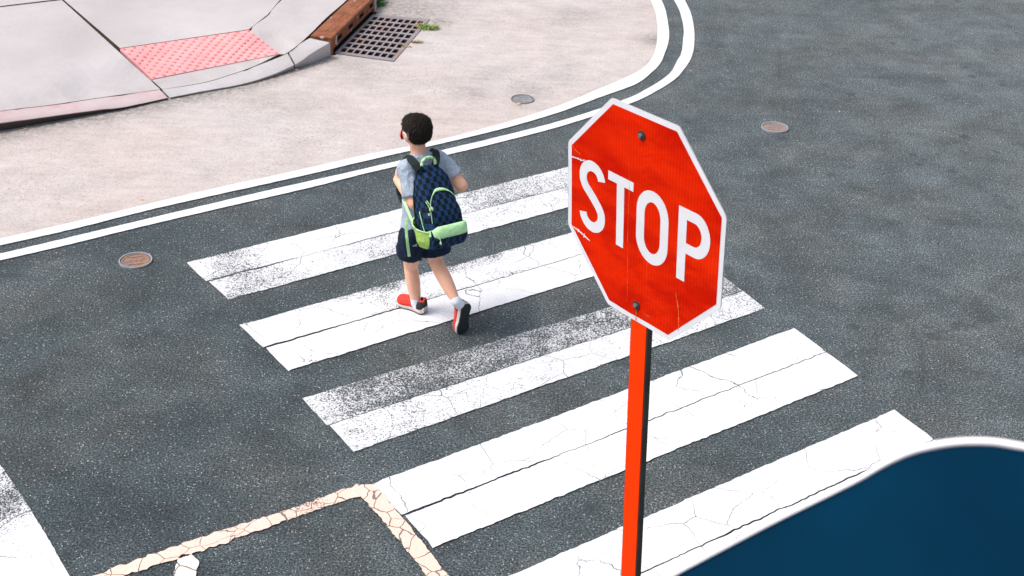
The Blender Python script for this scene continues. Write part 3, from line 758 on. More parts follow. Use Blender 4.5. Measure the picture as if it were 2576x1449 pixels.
def fill(poly2, d, name, mat, parent, holes=(), maxe=.05):
    """planar polygon filled, subdivided, wrapped on the bent plate"""
    bm = bmesh.new()
    def loop(P):
        V_ = [bm.verts.new((x, y, 0)) for x, y in P]
        return [bm.edges.new((V_[i], V_[(i+1) % len(V_)])) for i in range(len(V_))]
    es = loop(poly2)
    for h_ in holes: es += loop(h_)
    bmesh.ops.triangle_fill(bm, use_beauty=True, edges=es)
    for _ in range(4):
        L_ = [e for e in bm.edges if e.calc_length() > maxe]
        if L_: bmesh.ops.subdivide_edges(bm, edges=L_, cuts=1); bmesh.ops.triangulate(bm, faces=bm.faces[:])
    bm.verts.ensure_lookup_table()
    uv = [(v.co.x, v.co.y) for v in bm.verts]
    vs = [sp(x, y, d) for x, y in uv]; fs = [tuple(v.index for v in f.verts) for f in bm.faces]
    bm.verts.index_update(); fs = [tuple(v.index for v in f.verts) for f in bm.faces]
    # orient towards sN
    ff = []
    for f in fs:
        n_ = (vs[f[1]]-vs[f[0]]).cross(vs[f[2]]-vs[f[0]]); ff.append(f if n_.dot(sN) > 0 else f[::-1])
    bm.free()
    o = mesh_obj(name, vs, ff, mat, uvs=uv); adopt(parent, o) ; return o
def rounded(P, r_=.012, k=3):
    out = []; n = len(P)
    for i in range(n):
        a_, b_, c_ = Vector(P[i-1]), Vector(P[i]), Vector(P[(i+1) % n])
        p0 = b_+(a_-b_).normalized()*r_; p1 = b_+(c_-b_).normalized()*r_
        for q in range(k+1):
            t = q/k; v = (1-t)**2*p0+2*t*(1-t)*b_+t*t*p1; out.append((v.x, v.y))
    return out
O1 = rounded(octa(.381)); O2 = rounded(octa(.362), .004)
white = fill(O1, .0, 'sign_border', SWHT, sign)
back = fill(O1, -.0035, 'sign_plate', SBACK, sign)
# edge band joined to the plate
vs = [sp(x, y, d) for d in (0, -.0035) for x, y in O1]; n = len(O1)
me2 = mesh_obj('plate_edge', vs, [(i, (i+1) % n, n+(i+1) % n, n+i) for i in range(n)], SBACK); adopt(sign, me2)
fill(O2, .0006, 'sign_face', SRED, sign)
# letters (heights 0.255 m)
LT, LB = .1245, -.133
SW = .038
def stroke(path, w_):
    P = [Vector(p) for p in path]; L_, R_ = [], []
    for i, p in enumerate(P):
        t = (P[min(i+1, len(P)-1)]-P[max(i-1, 0)]).normalized(); nn = Vector((-t.y, t.x))
        L_.append(p+nn*w_/2); R_.append(p-nn*w_/2)
    return [(v.x, v.y) for v in L_+R_[::-1]]
def arc(cx_, cy_, rx, ry, a0, a1, n=18): return [(cx_+rx*math.cos(a0+(a1-a0)*i/n), cy_+ry*math.sin(a0+(a1-a0)*i/n)) for i in range(n+1)]
pi = math.pi
letters = empty('lettering', sign.location)
# T
fill([(-.167, LT), (-.0385, LT), (-.0385, .092), (-.084, .092), (-.084, LB), (-.122, LB), (-.122, .092), (-.167, .092)], .0014, 'letter', SWHT, sign)
# P
Pout = [(.177, LT), (.177, LB), (.215, LB), (.215, -.030)]+arc(.255, .0475, .066, .0775, -pi/2, pi/2, 22)+[]
Phole = [(.215, .088)] + arc(.250, .0470, .033, .0405, pi/2, -pi/2, 18)+[(.215, .0065)]
fill(Pout, .0014, 'letter', SWHT, sign, holes=[[(x+.0001, y) for x, y in Phole]])
# O : stadium-like
def stad(cx_, hw, top, bot, ry, n=16): return arc(cx_, top-ry, hw, ry, pi, 0, n)+arc(cx_, bot+ry, hw, ry, 0, -pi, n)
fill(stad(.056, .0765, LT+.003, LB-.002, .085), .0014, 'letter', SWHT, sign, holes=[stad(.056, .0385, .088, -.096, .052)])
# S
Sx = -.2495; rx = .049
path = arc(Sx, .062, rx, .0475, math.radians(8), math.radians(180), 16)
path += [(Sx-rx+.002, .045), (Sx-rx+.014, .026)]+[(Sx-.012, .008), (Sx+.012, -.012), (Sx+rx-.014, -.034), (Sx+rx-.002, -.052)]
path += arc(Sx, -.0685, rx, .0475, math.radians(0), math.radians(-172), 16)
sm = [(v.x, v.y) for v in cr([(x, y, 0) for x, y in path], 80)]
fill(stroke(sm, SW), .0014, 'letter', SWHT, sign)
bpy.data.objects.remove(letters)
# scuffs
def scuff(P, name='scuff', mat=SWHT, w0=.003, seed=0, d=.0021):
    Q = cr([(x, y, 0) for x, y in P], 26); L_ = []; R_ = []
    for i, q in enumerate(Q):
        t = (Q[min(i+1, 25)]-Q[max(i-1, 0)]).normalized(); nn = Vector((-t.y, t.x, 0)); w_ = w0*(.25+abs(noise.noise(Vector((i*.6, seed, 0))))*2.2)*math.sin(pi*(i+.5)/26)**.5
        L_.append(q+nn*w_); R_.append(q-nn*w_*.8)
    return fill([(v.x, v.y) for v in L_+R_[::-1]], d, name, mat, sign)
SORG = simple('scratch_orange', (.88, .15, .03), .5, .3, .1)
SRUST = simple('rust_streak', (.45, .10, .02), .7, .2, .2)
scuff([(-.361, .108), (-.33, .112), (-.305, .113), (-.285, .121)], w0=.006, seed=1)
scuff([(-.35, -.155), (-.315, -.160), (-.285, -.168), (-.258, -.174)], w0=.007, seed=5)
scuff([(.178, -.185), (.190, -.225), (.197, -.26), (.20, -.30), (.197, -.324)], mat=SORG, w0=.0035, seed=3)
scuff([(-.066, .22), (-.058, .1), (-.06, -.05), (-.055, -.2), (-.052, -.33)], mat=SORG, w0=.0009, seed=8)
scuff([(-.36, .155), (-.34, .140), (-.31, .132)], mat=SORG, w0=.003, seed=12)
scuff([(-.006, -.325), (-.006, -.345), (-.007, -.362)], mat=SRUST, w0=.004, seed=9)
scuff([(-.007, -.362), (-.007, -.378)], mat=SORG, w0=.005, seed=19)
scuff([(.03, -.334), (.045, -.336), (.06, -.335)], mat=SRUST, w0=.005, seed=15)
# bolts
BOLT = simple('bolt_dark', (.055, .03, .025), .5, .5, .3, 60); HEAD = simple('bolt_head', (.12, .13, .14), .35, .6, .2, 60)
BOLT2 = HEAD
for by in (.3, -.317):
    vs = []; fs = []; n = 20; prof = [(.0165, .0015), (.0160, .0045), (.008, .0052), (.0078, .0052)]
    c0 = (-.0065, by)
    for r_, d in prof:
        for k in range(n): vs.append(sp(c0[0]+r_*math.cos(2*pi*k/n), c0[1]+r_*math.sin(2*pi*k/n), d))
    for q in range(3):
        for k in range(n): fs.append((q*n+k, q*n+(k+1) % n, (q+1)*n+(k+1) % n, (q+1)*n+k))
    w_ = mesh_obj('bolt', vs, fs, BOLT); adopt(sign, w_)
    vs = []; fs = []; n = 6; prof = [(.0088, .004), (.0085, .011), (.006, .0125), (.0001, .0125)]
    for r_, d in prof:
        for k in range(n): vs.append(sp(c0[0]+r_*math.cos(2*pi*k/n+.3), c0[1]+r_*math.sin(2*pi*k/n+.3), d))
    for q in range(3):
        for k in range(n): fs.append((q*n+k, q*n+(k+1) % n, (q+1)*n+(k+1) % n, (q+1)*n+k))
    h_ = mesh_obj('bolt_head', vs, fs, HEAD); h_.parent = w_
# post and strip
def sbox(x0, x1, y0, y1, d0, d1, name, mat, parent, seg=1):
    vs = []
    for k in range(seg+1):
        y = y0+(y1-y0)*k/seg
        for x, d in ((x0, d0), (x1, d0), (x1, d1), (x0, d1)): vs.append(SC+sR*x+sU*y+sN*d)
    fs = [(k*4+i, k*4+(i+1) % 4, k*4+4+(i+1) % 4, k*4+4+i) for k in range(seg) for i in range(4)]+[(3, 2, 1, 0), (seg*4, seg*4+1, seg*4+2, seg*4+3)]
    o = mesh_obj(name, vs, fs, mat); adopt(parent, o); return o
PB = -(SC.z)/sU.z
sbox(-.0355, .0410, PB+.25, -.376, -.006, -.0085, 'reflective_strip', STRIPM, sign, 20)
# U-channel post: web and two flanges with lips
pb = bmesh.new()
prof = [(-.040, -.009), (.0455, -.009), (.0455, -.032), (.028, -.032), (.028, -.027), (.0400, -.027), (.0400, -.014), (-.034, -.014), (-.034, -.027), (-.022, -.027), (-.022, -.032), (-.040, -.032)]
L0 = [pb.verts.new(SC+sR*x+sU*(PB-.3)+sN*d) for x, d in prof]; L1 = [pb.verts.new(SC+sR*x+sU*.35+sN*d) for x, d in prof]
pb.faces.new(L0); pb.faces.new(L1[::-1])
for k in range(12): pb.faces.new([L0[k], L0[(k+1) % 12], L1[(k+1) % 12], L1[k]])
bmesh.ops.recalc_face_normals(pb, faces=pb.faces)
me = bpy.data.meshes.new('post'); pb.to_mesh(me); pb.free(); me.materials.append(POSTM)
o = bpy.data.objects.new('post', me); COL.objects.link(o); adopt(sign, o)

# ------------------------------------------------------------------ blue foreground panel
b = NB('blue_panel_paint', .7, .04); p = b.pos()
c = b.mix((.0, .0165, .042), (.0, .030, .066), b.ramp(b.noise(2.5, 3, .6, p), [(.35, 0), (.65, 1)])); b.base(c); BLUE = b.m
RIMW = simple('panel_rim_white', (.88, .84, .86), .5, .4, .03)
edge = [(1560, 1530), (1640, 1486), (1695, 1449), (1820, 1382), (1950, 1314), (2080, 1250), (2163, 1209), (2206, 1184), (2252, 1160), (2300, 1141), (2350, 1129), (2400, 1121), (2450, 1118.5), (2500, 1120), (2545, 1127), (2600, 1139), (2700, 1180), (2780, 1260), (2800, 1400), (2800, 1560)]
pn = -fwd.copy(); pn = (pn + Vector((-.25, 0, .25))).normalized(); PD = 1.35
pc = Vector((0, 0, H))+ray(2250, 1400)*PD
def onp(px, py, off=0):
    d = ray(px, py); o_ = Vector((0, 0, H)); t = (pc+pn*off-o_).dot(pn)/d.dot(pn); return o_+d*t
E_ = cr([q+(0,) for q in edge], 120)
out2 = [onp(q.x, q.y) for q in E_]+[onp(1560, 1560)]
cen = sum(out2, Vector())/len(out2)
panel = empty('blue_panel', Vector((pc.x, pc.y, 0))); tag(panel, 'blurred dark blue panel with white rim in the bottom right foreground', 'panel')
n = len(out2); TH = .025
vs = [v for v in out2]+[v-pn*TH for v in out2]
mo = mesh_obj('panel_board', vs, [tuple(range(n)), tuple(range(2*n-1, n-1, -1))]+[(i, (i+1) % n, n+(i+1) % n, n+i) for i in range(n)], BLUE); adopt(panel, mo)
bm = bmesh.new(); bm.from_mesh(mo.data); bmesh.ops.recalc_face_normals(bm, faces=bm.faces); bm.to_mesh(mo.data); bm.free()
# rim: flat raised band along the edge, wide over the bump, thin down the slope
pts = out2[:-1]; vs = []; fs = []
for i, v in enumerate(pts):
    t = (pts[min(i+1, len(pts)-1)]-pts[max(i-1, 0)]).normalized(); o_ = t.cross(pn)
    q = E_[i]
    if (v+o_*.01-cen).length < (v-cen).length: o_ = -o_
    wd = .0018+.0060*clamp((q.x-2080)/220)
    for a_, d in ((-.0008, .002), (wd*.3, .004), (wd*.8, .003), (wd, -.003), (wd, -TH), (-.0008, -TH)): vs.append(v+o_*a_+pn*d)
fs = [(i*6+j, i*6+(j+1) % 6, (i+1)*6+(j+1) % 6, (i+1)*6+j) for i in range(len(pts)-1) for j in range(6)]
mo = mesh_obj('rim', vs, fs, RIMW, smooth=True); adopt(panel, mo)
# its post down to the ground
q0 = onp(2500, 1500); vs = []
for z in (0, q0.z):
    for k in range(12): vs.append(Vector((q0.x+.02+.03*math.cos(k*pi/6), q0.y+.06+.03*math.sin(k*pi/6), z)))
mo = mesh_obj('post', vs, [(k, (k+1) % 12, 12+(k+1) % 12, 12+k) for k in range(12)]+[tuple(range(12, 24))], SBACK); adopt(panel, mo)

# ------------------------------------------------------------------ walking child
Y0 = 6.60
def B(px, py, dy=0.0):
    d = ray(px, py); t = (Y0+dy)/d.y; return Vector((0, 0, H))+d*t
FA = math.radians(127); FD = Vector((math.cos(FA), math.sin(FA), 0)); RD = Vector((math.sin(FA), -math.cos(FA), 0)); ZZ = Vector((0, 0, 1))
class Blob:
    def __init__(s): s.bm = bmesh.new()
    def ell(s, c, ax, ay, az, rx, ry, rz, sub=3):
        r = bmesh.ops.create_icosphere(s.bm, subdivisions=sub, radius=1)
        for v in r['verts']: v.co = c+ax*(v.co.x*rx)+ay*(v.co.y*ry)+az*(v.co.z*rz)
    def ball(s, c, r): s.ell(c, Vector((1, 0, 0)), Vector((0, 1, 0)), ZZ, r, r, r)
    def cone(s, a, b_, ra, rb, caps=(True, True), fa=1.0, side=None, n=20, taper_mid=None):
        """limb; fa flattens along the axis perpendicular to side"""
        ax = (b_-a).normalized(); sx = (side or Vector((1, 0, .01))); sx = (sx-ax*sx.dot(ax)).normalized(); sy = ax.cross(sx)
        ks = [(0, ra), (1, rb)] if taper_mid is None else [(0, ra), (taper_mid[0], taper_mid[1]), (1, rb)]
        if taper_mid is not None:
            t0, r0 = taper_mid; ks = []
            for q in range(9):
                t = q/8
                L0 = ra*(t-t0)*(t-1)/((0-t0)*(0-1)); L1 = r0*t*(t-1)/(t0*(t0-1)); L2 = rb*t*(t-t0)/(1*(1-t0)); ks.append((t, L0+L1+L2))
        rings = []
        for t, r in ks:
            c = a.lerp(b_, t); rings.append([s.bm.verts.new(c+sx*(r*math.cos(2*pi*k/n))+sy*(r*fa*math.sin(2*pi*k/n))) for k in range(n)])
        for r0_, r1_ in zip(rings[:-1], rings[1:]):
            for k in range(n): s.bm.faces.new([r0_[k], r0_[(k+1) % n], r1_[(k+1) % n], r1_[k]])
        s.bm.faces.new(rings[0][::-1]); s.bm.faces.new(rings[-1])
        if caps[0]: s.ball(a, ra)
        if caps[1]: s.ball(b_, rb)
    def build(s, name, mat, parent, vox=.006, smooth=6, disp=None):
        bmesh.ops.recalc_face_normals(s.bm, faces=s.bm.faces)
        me = bpy.data.meshes.new(name); s.bm.to_mesh(me); s.bm.free()
        o = bpy.data.objects.new(name, me); COL.objects.link(o)
        r = o.modifiers.new('r', 'REMESH'); r.mode = 'VOXEL'; r.voxel_size = vox
        q = o.modifiers.new('s', 'SMOOTH'); q.factor = .5; q.iterations = smooth
        dg = bpy.context.evaluated_depsgraph_get(); dg.update()
        m2 = bpy.data.meshes.new_from_object(o.evaluated_get(dg)); o.modifiers.clear(); o.data = m2; bpy.data.meshes.remove(me)
        m2.materials.clear(); m2.materials.append(mat)
        if disp:
            ns = [v.normal.copy() for v in m2.vertices]
            for v, n_ in zip(m2.vertices, ns): v.co += n_*disp(v.co)
        for p in m2.polygons: p.use_smooth = True
        if parent: adopt(parent, o)
        return o
def skin():
    b = NB('skin', .5, .3); p = b.pos('geo')
    c = b.mix((.82, .42, .27), (.88, .49, .34), b.ramp(b.noise(14, 3, .6, p), [(.35, 0), (.65, 1)])); b.base(c)
    b.b.inputs['Subsurface Weight'].default_value = .12; b.b.inputs['Subsurface Radius'].default_value = (.02, .008, .004)
    return b.m
def cloth(name, c1, c2, wr_=.5, s1=9, s2=30, rough=.9):
    b = NB(name, rough, .15); p = b.pos('geo')
    c = b.mix(c1, c2, b.ramp(b.noise(60, 4, .7, p), [(.3, 0), (.7, 1)])); b.base(c)
    h_ = b.math('ADD', b.math('MULTIPLY', b.noise(s1, 4, .6, p, 1.2), 1.0), b.math('MULTIPLY', b.noise(s2, 3, .6, p), .25))
    b.bump(h_, wr_, .03); return b.m
SKIN = skin()
SHIRT = cloth('shirt_heather', (.31, .37, .46), (.42, .48, .56), .9); SHORT = cloth('shorts_navy', (.008, .016, .035), (.014, .026, .052))
HAIR = NB('hair_dark', .75, .12); p = HAIR.pos('geo'); HAIR.base(HAIR.mix((.004, .003, .003), (.020, .012, .008), HAIR.ramp(HAIR.noise(120, 3, .7, p), [(.35, 0), (.65, 1)]))); HAIR.bump(HAIR.noise(150, 3, .7, p), .6, .01); HAIR = HAIR.m
SOCK = cloth('sock_white', (.74, .75, .82), (.80, .80, .86), .2)
child = empty('person', G(1085, 803)); tag(child, 'small boy seen from behind in grey T-shirt and navy shorts, walking along the crosswalk', 'person')

J = dict(pel=B(1060, 585, 0.0), chest=B(1064, 455, .045), nb=B(1056, 382, .065), head=B(1046, 325, .09),
         shL=B(1022, 424, -.03), shR=B(1106, 401, .145), elL=B(1042, 510, -.12), elR=B(1160, 467, .10),
         wrL=B(999, 452, .045), wrR=B(1108, 448, .245), hipL=B(1040, 598, -.035), hipR=B(1085, 594, .05), 
         knL=B(1033, 668, .10), knR=B(1095, 655, .02), anL=B(1047, 763, .10), anR=B(1147, 757, -.13))
import sys
print('JOINTS', {k: [round(x, 3) for x in v] for k, v in J.items()})
for a_, c_ in (('shL', 'elL'), ('elL', 'wrL'), ('shR', 'elR'), ('elR', 'wrR'), ('hipL', 'knL'), ('knL', 'anL'), ('hipR', 'knR'), ('knR', 'anR'), ('shL', 'shR'), ('pel', 'chest'), ('nb', 'head')):
    print(a_, c_, round((J[a_]-J[c_]).length, 3))
bb = Blob()
HA = math.radians(136); HD = Vector((math.cos(HA), math.sin(HA), 0)); HR = Vector((math.sin(HA), -math.cos(HA), 0))
hd = J['head']
# torso (under the clothes), neck
tz = (J['nb']-J['pel']).normalized()
bb.ell(J['pel'], RD, FD, ZZ, .095, .068, .08); bb.ell(J['chest'], RD, FD, tz, .092, .062, .11)
bb.cone(J['pel'], J['chest'], .072, .072, fa=.8, side=RD)
bb.ell(J['nb']-ZZ*.045, RD, FD, ZZ, .08, .038, .028)
bb.cone(J['nb']-ZZ*.05, hd-ZZ*.03, .046, .042)
# head: cranium, jaw, cheeks, nose, lips, ears
bb.ell(hd+ZZ*.010-HD*.008, HR, HD, ZZ, .074, .084, .076)
bb.ell(hd-ZZ*.032+HD*.022, HR, HD, ZZ, .058, .064, .062)
bb.ell(hd-ZZ*.076+HD*.060, HR, HD, ZZ, .024, .022, .018)
bb.ell(hd-ZZ*.018+HD*.092, HR, HD, ZZ, .010, .012, .018); bb.ball(hd-ZZ*.028+HD*.100, .010)
bb.ell(hd-ZZ*.051+HD*.083, HR, HD, ZZ, .019, .008, .006); bb.ell(hd+ZZ*.012+HD*.082, HR, HD, ZZ, .045, .012, .010)
for s_ in (-1, 1):
    bb.ell(hd+HR*s_*.077-ZZ*.018-HD*.004, (HR*s_*.5-HD).normalized(), (HR*s_+HD*.5).normalized(), ZZ, .019, .007, .029)
# arms
SKL = {}
for s_, sh, el, wr_n in ((-1, 'shL', 'elL', 'wrL'), (1, 'shR', 'elR', 'wrR')):
    bb.cone(J['nb']-ZZ*.05+RD*s_*.03, J[sh], .036, .038)
    bb.cone(J[sh], J[el], .043, .038); bb.cone(J[el], J[wr_n], .038, .023, taper_mid=(.3, .034))
# hands curled round the shoulder straps
def hand(wrist, dirv, palm, s_):
    """dirv: where the hand points, palm: towards what is held"""
    dirv = dirv.normalized(); palm = (palm-dirv*palm.dot(dirv)).normalized(); sd_ = dirv.cross(palm)
    kn = wrist+dirv*.052
    bb.ell(wrist+dirv*.030, sd_, palm, dirv, .026, .012, .034)
    for i, L_ in enumerate((.029, .033, .030, .024)):
        o_ = (i-1.5)*.0125
        p0 = kn+sd_*o_; p1 = p0+dirv*L_*.55+palm*.008; p2 = p1+palm*L_*.75+dirv*.002; p3 = p2-dirv*L_*.45+palm*.002
        for a_, c_, r0_, r1_ in ((wrist+dirv*.03+sd_*o_*.8, p0, .0085, .0078), (p0, p1, .0076, .007), (p1, p2, .007, .0064), (p2, p3, .0064, .0055)): bb.cone(a_, c_, r0_, r1_, n=10)
    t0 = wrist+dirv*.014-sd_*s_*.020; t1 = t0-sd_*s_*.016+palm*.018+dirv*.014; t2 = t1+palm*.014+dirv*.018
    bb.cone(t0, t1, .0095, .0085, n=10); bb.cone(t1, t2, .0085, .007, n=10)
hand(J['wrL'], Vector((.10, .02, 1)), Vector((.75, .35, 0)), -1)
hand(J['wrR'], Vector((-.45, .1, .9)), Vector((-.6, -.5, 0)), 1)
# legs
for hp_, kn_, an_ in (('hipL', 'knL', 'anL'), ('hipR', 'knR', 'anR')):
    bb.cone(J[hp_], J[kn_], .066, .041, taper_mid=(.55, .054)); bb.cone(J[kn_], J[an_], .040, .024, taper_mid=(.34, .0425))
# feet: left flat, right pushing off on its toes
LF0, LF1 = G(1067, 791), G(1001, 765.5); LFd = (LF1-LF0).normalized()
bb.cone(J['anL'], LF0+LFd*.035+ZZ*.035, .026, .026); bb.cone(LF0+LFd*.04+ZZ*.035, LF0+LFd*.15+ZZ*.03, .028, .022)
toeR = G(1157, 834); heelR = B(1167, 764, -.095)
RFd = (toeR+ZZ*.02-heelR).normalized()
bb.cone(J['anR'], heelR+RFd*.035, .026, .024); bb.cone(heelR+RFd*.03, heelR+RFd*.14, .024, .02)
print('right foot', heelR, toeR, (toeR-heelR).length, 'left', (LF1-LF0).length)
body = bb.build('body', SKIN, child, vox=.0045, smooth=4)

# hair cap
hb = Blob()
def hair_d(co):
    r = co-hd
    return .003*noise.noise(co*60)+.0015*noise.noise(co*150)
hb.ell(hd+ZZ*.012-HD*.012, HR, HD, ZZ, .084, .090, .080); hb.ell(hd-ZZ*.020-HD*.036, HR, HD, ZZ, .074, .058, .055); hb.ell(hd+ZZ*.03-HD*.015, HR, HD, ZZ, .080, .082, .062)
hb.ell(hd+ZZ*.024+HD*.010, HR, HD, ZZ, .078, .078, .062)
hair = hb.build('hair', HAIR, child, vox=.005, smooth=14, disp=hair_d)
me = hair.data; bm = bmesh.new(); bm.from_mesh(me)
dele = []
for v in bm.verts:
    r = v.co-hair.matrix_parent_inverse.inverted() @ Vector((0, 0, 0)) if False else v.co-hd
    f_, z_, s_ = r.dot(HD), r.z, abs(r.dot(HR))
    if (f_ > .035 and z_ < .045+.02*(f_-.035)/.05) or (f_ > .0 and z_ < -.0) or (abs(f_+.004) < .026 and s_ > .06 and z_ < .010) or z_ < -.066: dele.append(v)
bmesh.ops.delete(bm, geom=dele, context='VERTS'); bm.to_mesh(me); bm.free()
# short strands following the scalp, giving the fuzzy outline
vs = []; fs = []
rs = random.Random(3)
pts = [v.co.copy() for v in me.vertices]; nrm = [v.normal.copy() for v in me.vertices]
crown = hd+ZZ*.1-HD*.03
for i in range(5200):
    k = rs.randrange(len(pts)); p0 = pts[k]; n_ = nrm[k]
    away = (p0-crown); away = (away-n_*away.dot(n_)); away = away.normalized() if away.length > 1e-4 else HD
    d = (away+n_*rs.uniform(.05, .3)+Vector((rs.gauss(0, .2), rs.gauss(0, .2), rs.gauss(0, .2)))).normalized()
    sd_ = n_.cross(d).normalized()*.0009; L_ = rs.uniform(.008, .017); b0 = len(vs)
    vs += [p0-sd_-n_*.001, p0+sd_-n_*.001, p0+d*L_]; fs.append((b0, b0+1, b0+2))
HAIR2 = simple('hair_strand_brown', (.012, .0075, .005), .6, .25, .6, 60)
o = mesh_obj('hair_strands', vs, fs, HAIR2); o.parent = hair; o.matrix_parent_inverse = Matrix.Identity(4)
o.matrix_parent_inverse = hair.matrix_parent_inverse.inverted() @ Matrix.Translation(-Vector(child.location)) @ Matrix.Identity(4) if False else Matrix.Identity(4)
# face mask with white ear loops, eyes
EYE = simple('eye_white', (.75, .74, .72), .3, .5, .02); IRIS = simple('iris_brown', (.04, .02, .012), .3, .5, .1); LIP = simple('brow_dark', (.03, .02, .015), .7, .2, .1)
MASK = simple('mask_red', (.62, .10, .07), .8, .2, .1); LOOP = simple('mask_loop_white', (.85, .85, .87), .8, .2, .03)
for s_ in (-1, 1):
    e_ = Blob(); e_.ell(hd+HR*s_*.030+ZZ*.0+HD*.073, HR, HD, ZZ, .012, .010, .007); eo = e_.build('eye', EYE, child, vox=.002, smooth=1)
    e_ = Blob(); e_.ell(hd+HR*s_*.030+ZZ*.0+HD*.081, HR, HD, ZZ, .005, .003, .005); io = e_.build('iris', IRIS, None, vox=.0015, smooth=1); io.parent = eo
    e_ = Blob(); e_.cone(hd+HR*s_*.018+ZZ*.018+HD*.088, hd+HR*s_*.044+ZZ*.018+HD*.075, .003, .002); e_.build('eyebrow', LIP, child, vox=.0015, smooth=1)
mv = []; mf = []
NI, NJ = 16, 6
for j in range(NJ+1):
    for i in range(NI+1):
        a_ = (i/NI-.5)*math.radians(108); t = j/NJ
        z_ = -.084+.074*t*(1-.25*abs(i/NI-.5)*2)+.022*(abs(i/NI-.5)*2)**2*(1-t)
        r_ = .089-.006*abs(t-.55)*2; rx_ = .074
        mv.append(hd+HR*(math.sin(a_)*rx_*.98)+HD*(math.cos(a_)*(r_+.019*(1-abs(2*t-1))*math.cos(a_)**2)+.006)+ZZ*z_)
for j in range(NJ):
    for i in range(NI): mf.append((j*(NI+1)+i, j*(NI+1)+i+1, (j+1)*(NI+1)+i+1, (j+1)*(NI+1)+i))
mk = mesh_obj('face_mask', mv, mf, MASK, smooth=True); adopt(child, mk)
def tube(P, r, n=6, N=16):
    Q = cr(P, N); vs = []; fs = []
    for i, q in enumerate(Q):
        t = (Q[min(i+1, N-1)]-Q[max(i-1, 0)]).normalized(); a_ = t.orthogonal().normalized(); c_ = t.cross(a_)
        for k in range(n): vs.append(q+a_*r*math.cos(2*pi*k/n)+c_*r*math.sin(2*pi*k/n))
    for i in range(N-1):
        for k in range(n): fs.append((i*n+k, i*n+(k+1) % n, (i+1)*n+(k+1) % n, (i+1)*n+k))
    fs += [tuple(range(n))[::-1], tuple((N-1)*n+k for k in range(n))]
    return vs, fs
for s_ in (-1, 1):
    v_, f_ = tube([hd+HR*s_*.078+HD*.014-ZZ*.024, hd+HR*s_*.087-HD*.002+ZZ*.006, hd+HR*s_*.086-HD*.020-ZZ*.006, hd+HR*s_*.080-HD*.018-ZZ*.032, hd+HR*s_*.074+HD*.014-ZZ*.055], .0032)
    o = mesh_obj('ear_loop', v_, f_, LOOP, smooth=True); o.parent = mk

# T-shirt
sh = Blob()
hem = B(1048, 583, -.01)
def sring(c, rx, ry, tilt=0): return (c, rx, ry)
mid = J['pel'].lerp(J['chest'], .45)
R_ = [(J['pel']-tz*.035, .120, .094), (J['pel']+tz*.06, .118, .092), (mid+tz*.03, .115, .090), (J['chest'], .122, .092), (J['chest']+tz*.06, .118, .088), (J['nb']-tz*.075, .105, .075), (J['nb']-tz*.045, .075, .058), (J['nb']-tz*.008, .052, .048)]
n = 28; rings = []
for c_, rx, ry in R_: rings.append([sh.bm.verts.new(c_+RD*rx*math.cos(2*pi*k/n)+FD*ry*math.sin(2*pi*k/n)) for k in range(n)])
for r0_, r1_ in zip(rings[:-1], rings[1:]):
    for k in range(n): sh.bm.faces.new([r0_[k], r0_[(k+1) % n], r1_[(k+1) % n], r1_[k]])
sh.bm.faces.new(rings[0][::-1]); sh.bm.faces.new(rings[-1])
sh.ell(J['nb']-ZZ*.038, RD, FD, ZZ, .092, .058, .036)
for s_, a_, e_, fr in ((-1, 'shL', 'elL', .80), (1, 'shR', 'elR', .66)):
    sh.cone(J['nb']-tz*.075+RD*s_*.035, J[a_]+ZZ*.002, .052, .052); sh.cone(J[a_], J[a_].lerp(J[e_], fr), .053, .054, caps=(True, False))
    sh.cone(J['chest']+RD*s_*.05, J[a_]-ZZ*.015, .075, .055)
def wrk(co): return .009*noise.noise(Vector((co.x*16, co.y*16, co.z*9)))+.004*noise.noise(Vector((co.x*40, co.y*40, co.z*18)))
shirt = sh.build('t_shirt', SHIRT, child, vox=.0055, smooth=4, disp=wrk)
# shorts
st_ = Blob()
st_.ell(J['pel']-tz*.01, RD, FD, ZZ, .112, .088, .09)
hemL, hemR = B(1032, 631, .035), B(1094, 635, .035)
st_.cone(J['hipL']+ZZ*.02, hemL, .080, .084, caps=(True, False), side=RD, fa=1.05); st_.cone(J['hipR']+ZZ*.02, hemR, .080, .096, caps=(True, False), side=RD, fa=1.05)
st_.build('shorts', SHORT, child, vox=.0055, smooth=4, disp=lambda c: .009*noise.noise(Vector((c.x*22, c.y*22, c.z*8)))+.002*noise.noise(c*40))
# socks
for an_, kn_, dn in (('anL', 'knL', LF0+LFd*.03+ZZ*.03), ('anR', 'knR', heelR+RFd*.03)):
    sk = Blob(); t_ = J[an_].lerp(J[kn_], .17 if an_ == 'anL' else .05); sk.cone(t_, J[an_], .0315, .031, caps=(False, True)); sk.cone(J[an_], dn, .031, .030)
    so_ = sk.build('sock', SOCK, child, vox=.004, smooth=2)
